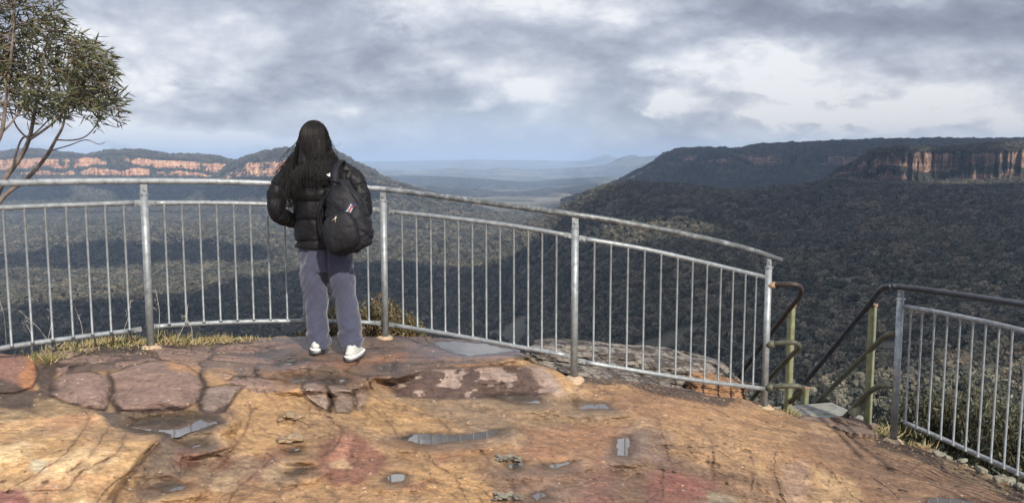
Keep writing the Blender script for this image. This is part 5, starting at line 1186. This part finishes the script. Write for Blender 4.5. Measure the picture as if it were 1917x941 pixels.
for s_ in (-1, 1):
    e_ = ball(HC + np.array([.028 * s_, .080, .004]), .012, .010, .011, 8); mesh_obj('eye', np.array(e_[0]) - pl, e_[1], plain('eye', (.5, .48, .45), .2, var=.05), body_o).parent = person
# jacket
def puff(s, per, amp): return amp * np.abs(np.sin(np.pi * s / per)) ** 0.6
jt = [loft(rings_from([(297, 592, 17, 17, .01), (303, 593, 27, 21, .01), (310, 594, 44, 26, 0), (320, 597, 58, 32, 0), (340, 600, 60, 36, 0), (362, 600, 55, 38, 0), (384, 600, 49, 37, 0), (410, 600, 47, 36, 0), (435, 602, 48, 37, 0), (455, 603, 49, 38, 0), (461, 603, 47, 36, 0)], 88), 48),
      tubep([Q(556, 322), Q(534, 340, -.01), Q(522, 366, -.03), Q(521, 394, -.04), Q(535, 410, .02), Q(556, 418, .11)], [.070, .070, .064, .058, .053, .044], 28),
      tubep([Q(642, 322), Q(662, 336, -.01), Q(676, 362, -.03), Q(682, 392, -.03), Q(668, 410, .04), Q(646, 420, .12)], [.070, .068, .062, .057, .052, .044], 28)]
v_, f_, nn = remesh(jt, .007, 6)
PXv, PYv = project(v_[:, 0], v_[:, 1], v_[:, 2])
tor = (np.abs(PXv - 600) < 52) | (PYv > 425)
# quilting seams: straight across the back, ringed around the sleeves
seams = [322, 352, 377.5, 411, 452]
dz_ = np.full(len(v_), 99.0)
wob_ = fbm2(PXv / 18, PYv / 40, 3, 5) * 4
for s_ in seams: dz_ = np.minimum(dz_, np.abs(PYv + wob_ - s_))
def sleeve(c, sgn): 
    c = catmull(c, 8); dd = np.linalg.norm(v_[:, None, :] - c[None], axis=2); i = dd.argmin(1); L_ = np.concatenate([[0], np.cumsum(np.linalg.norm(np.diff(c, axis=0), axis=1))]); return L_[i], dd.min(1)
sL, dL_ = sleeve([Q(556, 322), Q(534, 340, -.01), Q(522, 366, -.03), Q(521, 394, -.04), Q(535, 410, .02), Q(556, 418, .11)], 1)
sR, dR_ = sleeve([Q(642, 322), Q(662, 336, -.01), Q(676, 362, -.03), Q(682, 392, -.03), Q(668, 410, .04), Q(646, 420, .12)], 1)
arm = ((PXv < 549) | (PXv > 652)); sA = np.where(PXv < 600, sL, sR); ms = np.abs((sA + .02 + fbm2(PXv / 10, PYv / 10, 2, 9) * .02) / .088 % 1 - .5) * 2
dA = (1 - ms) * .044 / S
dd_ = np.where(arm, dA, dz_)
ka_ = np.where(arm, .45, 1.0); disp = (-.012 * np.exp(-(dd_ / 2.0) ** 2) + .009 * (1 - np.exp(-(dd_ / 9) ** 2))) * ka_
wr_ = fbm3(v_ * np.array([34, 34, 13]), 4, 3) * .020 * np.exp(-(dd_ / 9) ** 2) + fbm3(v_ * 14, 4, 4) * .020
v2 = v_ + nn * (disp + wr_)[:, None]
jk = mesh_obj('jacket', v2 - pl, f_, M_nylon, person)
hm = MB(); hem = [Q(603, 459, 0) + np.array([math.cos(a_) * 49 * S, math.sin(a_) * 37.5 * S, 0.003 * math.sin(a_ * 5)]) for a_ in np.linspace(0, 2 * math.pi, 49)]
hm.tube(hem, .009, 8); hm.build('hem', M_nylon, jk)
cl_ = MB(); cl_.tube([Q(592, 303, .01) + np.array([math.cos(a_) * 26 * S, math.sin(a_) * 22 * S, 0.006 * math.sin(a_)]) for a_ in np.linspace(0, 2 * math.pi, 41)], .020, 10); cl_.build('collar', M_nylon, jk)
# trousers
tr_ = [loft(rings_from([(448, 604, 44, 32, 0), (458, 606, 48, 35, 0), (475, 609, 52, 38, 0), (495, 611, 53, 38, 0), (508, 611, 50, 34, 0)], 40)),
       loft(rings_from([(490, 588, 30, 35, 0), (520, 587, 28, 32, 0), (560, 590, 22.5, 27, .01), (600, 595, 21, 25, 0), (632, 597, 22, 26, .005), (645, 597, 21.5, 25, .005), (649, 597, 19, 23, .005)], 60)),
       loft(rings_from([(490, 636, 29, 35, 0), (520, 640, 27, 32, 0), (560, 646, 23, 27, .01), (600, 652, 23, 26, 0), (630, 656, 23.5, 27, .0), (644, 657, 22.5, 26, .0), (648, 657, 20, 24, .0)], 60))]
v_, f_, nn = remesh(tr_, .006, 5)
PXv, PYv = project(v_[:, 0], v_[:, 1], v_[:, 2]); low = sstep(575, 640, PYv); 
lx = np.where(PXv < 618, PXv - 595, PXv - 652)
w1 = fbm2(lx / 38 + 3, (PYv + lx * .45) / 9.5, 4, 31) * .034 * low + fbm2(lx / 30 + (PXv > 618) * 9, (PYv - lx * .5) / 13, 3, 37) * .016 * low
w2 = fbm2((PXv + (PYv - 480) * .42) / 15 + 7, PYv / 70, 3, 33) * .018 * (1 - low) * sstep(455, 480, PYv)
w3 = fbm2((PXv - (PYv - 560) * .6) / 26, (PYv) / 60 + (PXv > 618) * 5, 3, 35) * .026 * (1 - low * .5)
w5 = -np.abs(fbm2((lx + (PYv - 520) * .5) / 16 + 2, PYv / 70 + (PXv > 618) * 3, 3, 39)) * .03 * (1 - low)
cleft = -.020 * np.exp(-((PXv - 611 - (PYv - 460) * .02) / 3.0) ** 2) * (PYv < 505) * (v_[:, 1] < PY0)
mesh_obj('trousers', v_ + nn * (w1 + w2 + w3 + w5 + cleft + fbm3(v_ * 12, 3, 36) * .008)[:, None] - pl, f_, M_track, person)
# shoes
def shoe(g, yaw):
    sh = empty('shoe', tuple(g - person.location), person); c_, s_ = math.cos(yaw), math.sin(yaw)
    def W(p): return np.array([p[0] * c_ - p[1] * s_, p[0] * s_ + p[1] * c_, p[2]])
    def shell(prof, zb, zt, seg=28, rnd=0.8):
        V = []
        for z_, sc in [(zb, .93), (zb + .006, 1.0), ((zb + zt) / 2, 1.0), (zt - .006, rnd + .15), (zt, rnd)]:
            for k in range(seg):
                a_ = 2 * math.pi * k / seg; y_ = math.copysign(abs(math.sin(a_)) ** .72, math.sin(a_)); x_ = math.copysign(abs(math.cos(a_)) ** .78, math.cos(a_)); wid = .046 * (1 - .12 * max(0, -y_)) * (1 + .06 * math.sin(a_ * 2)); 
                V.append(W((x_ * wid * sc, .07 + y_ * .135 * sc, z_)))
        return V, [tuple(q) for q in grid_faces(5, seg, True)] + [tuple(range(seg))[::-1], tuple(4 * seg + k for k in range(seg))]
    s1 = shell(0, .0, .010, rnd=.97); mesh_obj('outsole', s1[0], s1[1], M_heel, sh)
    s2 = shell(0, .010, .036, rnd=.95); mesh_obj('midsole', s2[0], s2[1], M_sole, sh)
    V = []; seg = 28
    for z_, sc, yb in [(.033, .95, 0), (.05, .93, 0), (.068, .86, -.01), (.085, .72, -.03), (.098, .60, -.04)]:
        for k in range(seg):
            a_ = 2 * math.pi * k / seg; y_ = math.copysign(abs(math.sin(a_)) ** .72, math.sin(a_)); x_ = math.copysign(abs(math.cos(a_)) ** .78, math.cos(a_)); zz = z_ - max(0, y_) * (z_ - .033) * .55; V.append(W((x_ * .045 * sc, .07 + y_ * .13 * (sc if y_ > 0 else .94 + (sc - .94) * .35) + (yb if y_ > .2 else 0) * y_, zz)))
    mesh_obj('upper', V, [tuple(q) for q in grid_faces(5, seg, True)] + [tuple(4 * seg + k for k in range(seg))], M_shoe, sh)
    V2, F2 = ball((0, 0, 0), .024, .012, .020, 8); V2 = [W((q[0], -.052 + q[1], .052 + q[2])) for q in np.array(V2)]; mesh_obj('heel_tab', V2, F2, M_shoe, sh)
for px, py, yaw in ((593, 667, .16), (658, 673, -.12)):
    g = ground(px, py); g.y = PY0 - .045 + (0 if px < 600 else -.045); g.z = float(ray(px, py)[2] / ray(px, py)[1] * g.y) + .002; g.x = float(ray(px, py)[0] / ray(px, py)[1] * g.y); g.z = max(g.z, gh(g.x, g.y) + (.006 if px < 600 else -.002)); shoe(g, yaw)
# hair: a core and many strands
rg_ = np.random.default_rng(8)
core = [ball(HC + np.array([0, -.012, .012]), .090, .104, .112), loft(rings_from([(262, 590, 30, 30, -.01), (285, 590, 33, 28, -.02), (305, 590, 35, 24, -.045), (318, 590, 36, 16, -.055), (330, 590, 26, 9, -.078)], 40), 30)]
v_, f_, nn = remesh(core, .007, 4)
face_cut = (v_[:, 1] > HC[1] + .045) & (v_[:, 2] < HC[2] + .05)
v_ = v_ + nn * (fbm2(np.arctan2(v_[:, 0] - HC[0], -(v_[:, 1] - HC[1]) + .02) * 9, v_[:, 2] * 4, 4, 3) * .022)[:, None]; v_[face_cut, 1] = np.minimum(v_[face_cut, 1], HC[1] + .05)
hair = mesh_obj('hair', v_ - pl, f_, M_hair, person)
mb = MB()
crown_p = HC + np.array([0.01, -.02, .118])
for k in range(2300):
    az = rg_.uniform(-0.35, math.pi + 0.35); ex = -math.cos(az); ey = -math.sin(az)      # direction it falls, as seen from behind
    rr_ = rg_.uniform(.99, 1.05); pts = []
    for th in np.linspace(0.12, 1.5, 6):
        pts.append(HC + np.array([ex * .094 * math.sin(th), ey * .108 * math.sin(th) - .012, .012 + .118 * math.cos(th)]) * rr_)
    left = ex < -.45; end = (rg_.uniform(308, 336) if rg_.random() < .9 else rg_.uniform(336, 360)) if not left else (rg_.uniform(318, 350) if rg_.random() < .78 else rg_.uniform(362, 402))
    if ex > .5: end = rg_.uniform(315, 350)
    if ey > 0: end = rg_.uniform(330, 360)
    x0 = pts[-1][0]; py_ = 285; sway = rg_.normal(0, .010); out_ = ex * rg_.uniform(.015, .10) * (1.5 if left else 1.0)
    nst = 8; wave = rg_.uniform(0, 6.28); wa = rg_.uniform(.004, .016)
    for j in range(1, nst + 1):
        q = j / nst; pyy = 275 + (end - 275) * q; zz = Q(590, pyy)[2]; xx = x0 + out_ * q * 1.2 + sway * q + wa * q * math.sin(wave + q * rg_.uniform(5, 9))
        hw = np.interp(pyy, [275, 300, 312, 330, 360, 410], [.11, .11, .17, .225, .22, .19]); dep = np.interp(pyy, [275, 300, 312, 330, 360, 410], [.112, .112, .118, .135, .148, .145])
        k_ = min(1, abs(xx - Q(598, 300)[0]) / hw); yy_ = PY0 - dep * math.sqrt(max(0.02, 1 - k_ ** 2)) - .012 - rg_.uniform(0, .018)
        if ey > -0.1: yy_ = PY0 + .02 + ey * .05
        yy_ = yy_ * min(1, q * 1.8) + pts[5][1] * (1 - min(1, q * 1.8))
        pts.append(np.array([xx, yy_, zz]))
    r0 = rg_.uniform(.0009, .0019)
    mb.tube(pts, [r0 * .6] + [r0] * (len(pts) - 3) + [r0 * .7, r0 * .3], 3, False)
for k in range(170):
    sx_ = -1 if rg_.random() < .62 else 1; y0 = rg_.uniform(262, 335); x0_ = 590 + sx_ * np.interp(y0, [262, 300, 335], [31, 36, 38]); ln = rg_.uniform(25, 85); fl_ = rg_.uniform(2, 26) * sx_; de = np.interp(y0, [262, 335], [-.03, -.10])
    mb.tube(catmull([Q(x0_ - sx_ * 10, y0 - 25, de - .02), Q(x0_, y0, de), Q(x0_ + fl_ * .7 + rg_.normal(0, 2), y0 + ln * .5, de - .04), Q(x0_ + fl_ + rg_.normal(0, 4), min(y0 + ln, 408), de - .06)], 4), .0011, 3, False)
for (a_, b_, c_, d_) in (((575, 238), (590, 226), (606, 228), (611, 236)), ((622, 270), (632, 274), (638, 272), (641, 267)), ((578, 236), (583, 228), (595, 224), (603, 230)), ((612, 250), (620, 256), (628, 270), (631, 282))):
    mb.tube([Q(*a_, -.03), Q(*b_, -.05), Q(*c_, -.05), Q(*d_, -.05)], .0008, 3, False)
mb.build('strands', M_hair, hair)

# ------------------------------------------------------------------ backpack, hung on the right shoulder
pk = empty('backpack', tuple(Q(665, 470, -.22))); tag(pk, 'black school backpack hanging from the person\'s right shoulder', 'backpack'); ploc = np.array(pk.location)
def packshape(tab, n=60, pw=2.6, seg=44):
    c = catmull([tuple(r) for r in tab], max(2, n // len(tab))); V = []
    ax = np.array([.34, 0, -.94]); sx = np.array([.94, 0, .34])
    for r in c:
        o_ = Q(r[1], r[0], r[4])
        for k in range(seg):
            a_ = 2 * math.pi * k / seg; cx, sn = math.cos(a_), math.sin(a_); V.append(o_ + sx * (math.copysign(abs(cx) ** (2 / pw), cx) * r[2] * S) + np.array([0, math.copysign(abs(sn) ** (2 / pw), sn) * r[3] * S, 0]))
    m_ = len(c); return V, [tuple(q) for q in grid_faces(m_, seg, True)] + [tuple(range(seg))[::-1], tuple((m_ - 1) * seg + k for k in range(seg))]
bt0 = packshape([(336, 640, 5, 6, -.15), (342, 643, 20, 14, -.17), (356, 647, 27, 20, -.19), (380, 655, 35, 26, -.20), (405, 662, 40, 30, -.21), (430, 667, 44, 32, -.215), (450, 671, 42, 31, -.215), (463, 672, 34, 26, -.22), (470, 672, 16, 14, -.21)], 90)
v_, f_, nn = remesh([bt0], .006, 3)
PXv, PYv = project(v_[:, 0], v_[:, 1], v_[:, 2])
foldn = fbm2((PXv * .5 + PYv) / 22, (PYv - PXv) / 30, 4, 44)
v_ = v_ + nn * (fbm3(v_ * 9, 4, 41) * .030 - np.abs(foldn) * .035 * sstep(370, 420, PYv) + fbm2((PXv + PYv * .5) / 40, (PYv - PXv * .8) / 10, 4, 46) * .018)[:, None]
v_[:, 1] = np.minimum(v_[:, 1], PY0 - .125); pb = mesh_obj('main_compartment', v_ - ploc, f_, M_pack, pk)
fp = packshape([(392, 646, 8, 4, -.305), (398, 649, 22, 11, -.31), (415, 653, 30, 15, -.315), (436, 659, 32, 17, -.315), (454, 664, 28, 14, -.305), (462, 666, 12, 6, -.29)], 50, 2.8)
v_, f_, nn = remesh([fp], .006, 3); v_ = v_ + nn * (fbm3(v_ * 14, 4, 42) * .022)[:, None]; fpo = mesh_obj('front_pocket', v_ - ploc, f_, M_pack, pk)
def surf_y(px, py):  # the rear face of the pack
    t_ = np.interp(py, [336, 356, 380, 405, 430, 450, 470], [-.19, -.27, -.312, -.335, -.345, -.34, -.26]); cx = np.interp(py, [336, 380, 430, 470], [640, 656, 667, 672]); return t_ + .10 * (abs(px - cx) / 45) ** 3.5 - .012
pip = [(634, 352), (622, 372), (616, 400), (618, 425), (626, 447), (636, 460)]; c = [Q(x, y, surf_y(x, y) + .02) for x, y in pip]; MB().tube(catmull(c, 6), .0045, 8).build('piping', M_web, pk)
pip = [(640, 347), (664, 352), (684, 376), (696, 402), (702, 430)]; c = [Q(x, y, surf_y(x, y) + .02) for x, y in pip]; MB().tube(catmull(c, 6), .0045, 8).build('piping', M_web, pk)
def ribbon(pts, wd, th, side=(1, 0, 0)):
    c = catmull(pts, 8); mb = MB(); V = []; s_ = np.array(side, float)
    for i, p in enumerate(c):
        d = c[min(i + 1, len(c) - 1)] - c[max(i - 1, 0)]; d /= np.linalg.norm(d) + 1e-9; sv = s_ - d * np.dot(s_, d); sv /= np.linalg.norm(sv); n_ = np.cross(d, sv)
        for a_, b_ in ((-1, -1), (1, -1), (1, 1), (-1, 1)): V.append(p + sv * a_ * wd / 2 + n_ * b_ * th / 2)
    n = len(c); mb.add(V, [tuple(q) for q in grid_faces(n, 4, True)] + [(3, 2, 1, 0), tuple((n - 1) * 4 + k for k in range(4))]); return mb
ribbon([Q(641, 352, -.22), Q(637, 332, -.19), Q(636, 314, -.14), Q(637, 303, -.06), Q(637, 302, .02), Q(638, 316, .12), Q(644, 350, .16), Q(655, 390, .14), Q(668, 425, .05), Q(680, 445, -.10), Q(684, 450, -.17)], .055, .014).build('shoulder_strap', M_pack, pk)
ribbon([Q(628, 352, -.20), Q(616, 372, -.165), Q(611, 400, -.165), Q(614, 430, -.17), Q(628, 455, -.20)], .045, .012, (1, .3, 0)).build('loose_strap', M_pack, pk)
ribbon([Q(632, 350, -.22), Q(628, 338, -.235), Q(640, 332, -.24), Q(650, 340, -.235), Q(648, 352, -.23)], .018, .004, (0, 1, 0)).build('haul_loop', M_web, pk)
ribbon([Q(648, 410, -.352), Q(650, 425, -.365), Q(649, 438, -.37)], .012, .003).build('pull_tab', M_web, pk)
M_gold = plain('zip_brass', (0.42, 0.37, 0.25), 0.35, 0.5, 0.15, 60); M_white = plain('white_print', (0.78, 0.78, 0.76), 0.6, 0, 0.06, 60)
zp = MB().tube([Q(650, 398, -.345), Q(648, 402, -.352), Q(650, 410, -.358)], .0035, 8).tube([Q(643, 406, -.352), Q(651, 400, -.352)], .0035, 8).build('zip_pull', M_gold, pk)
# cloth badge with its pale and red strokes
M_navy = plain('badge_cloth', (0.020, 0.028, 0.070), 0.7, 0, 0.15, 80); M_red = plain('badge_red', (0.50, 0.08, 0.07), 0.6, 0, 0.1, 80); M_pink = plain('badge_pale', (0.70, 0.52, 0.50), 0.6, 0, 0.1, 80)
bc = Q(673, 385, -.322); rot = Matrix.Rotation(R(-34), 3, 'Y') @ Matrix.Rotation(R(18), 3, 'Z'); 
bd_ = MB().box(Vector(bc), (.044, .008, .082), Matrix.Rotation(R(32), 3, 'Y') @ Matrix.Rotation(R(10), 3, 'Z'), .002).build('badge', M_navy, pk, smooth=False)
RB = Matrix.Rotation(R(32), 3, 'Y') @ Matrix.Rotation(R(10), 3, 'Z')
def bx(u_, v_, w_, h_, mat, name, lift=.0055, ang=0): 
    MB().box(Vector(bc) + RB @ Vector((u_, -lift, v_)), (w_, .002, h_), RB @ Matrix.Rotation(R(ang), 3, 'Y')).build(name, mat, bd_, smooth=False)
for k in range(7): bx(-.008 + .003 * (k % 2), -.024 + .008 * k, .011, .0034, M_pink if k % 3 else M_white, 'letter_stroke', .0058, 28 if k % 2 else -22)
bx(.005, .002, .0045, .044, M_red, 'red_stripe'); bx(.0115, -.006, .003, .03, M_white, 'pale_stripe')
em = MB(); ec = Q(628, 327, -.205)
em.add(*ball(ec, .009, .004, .006, 8)).add(*ball(ec + np.array([-.008, 0, .003]), .006, .003, .003, 8)).add(*ball(ec + np.array([.006, 0, .008]), .004, .003, .006, 8)).add(*ball(ec + np.array([.004, 0, -.006]), .006, .003, .004, 8))
em.build('white_emblem', M_white, pk)
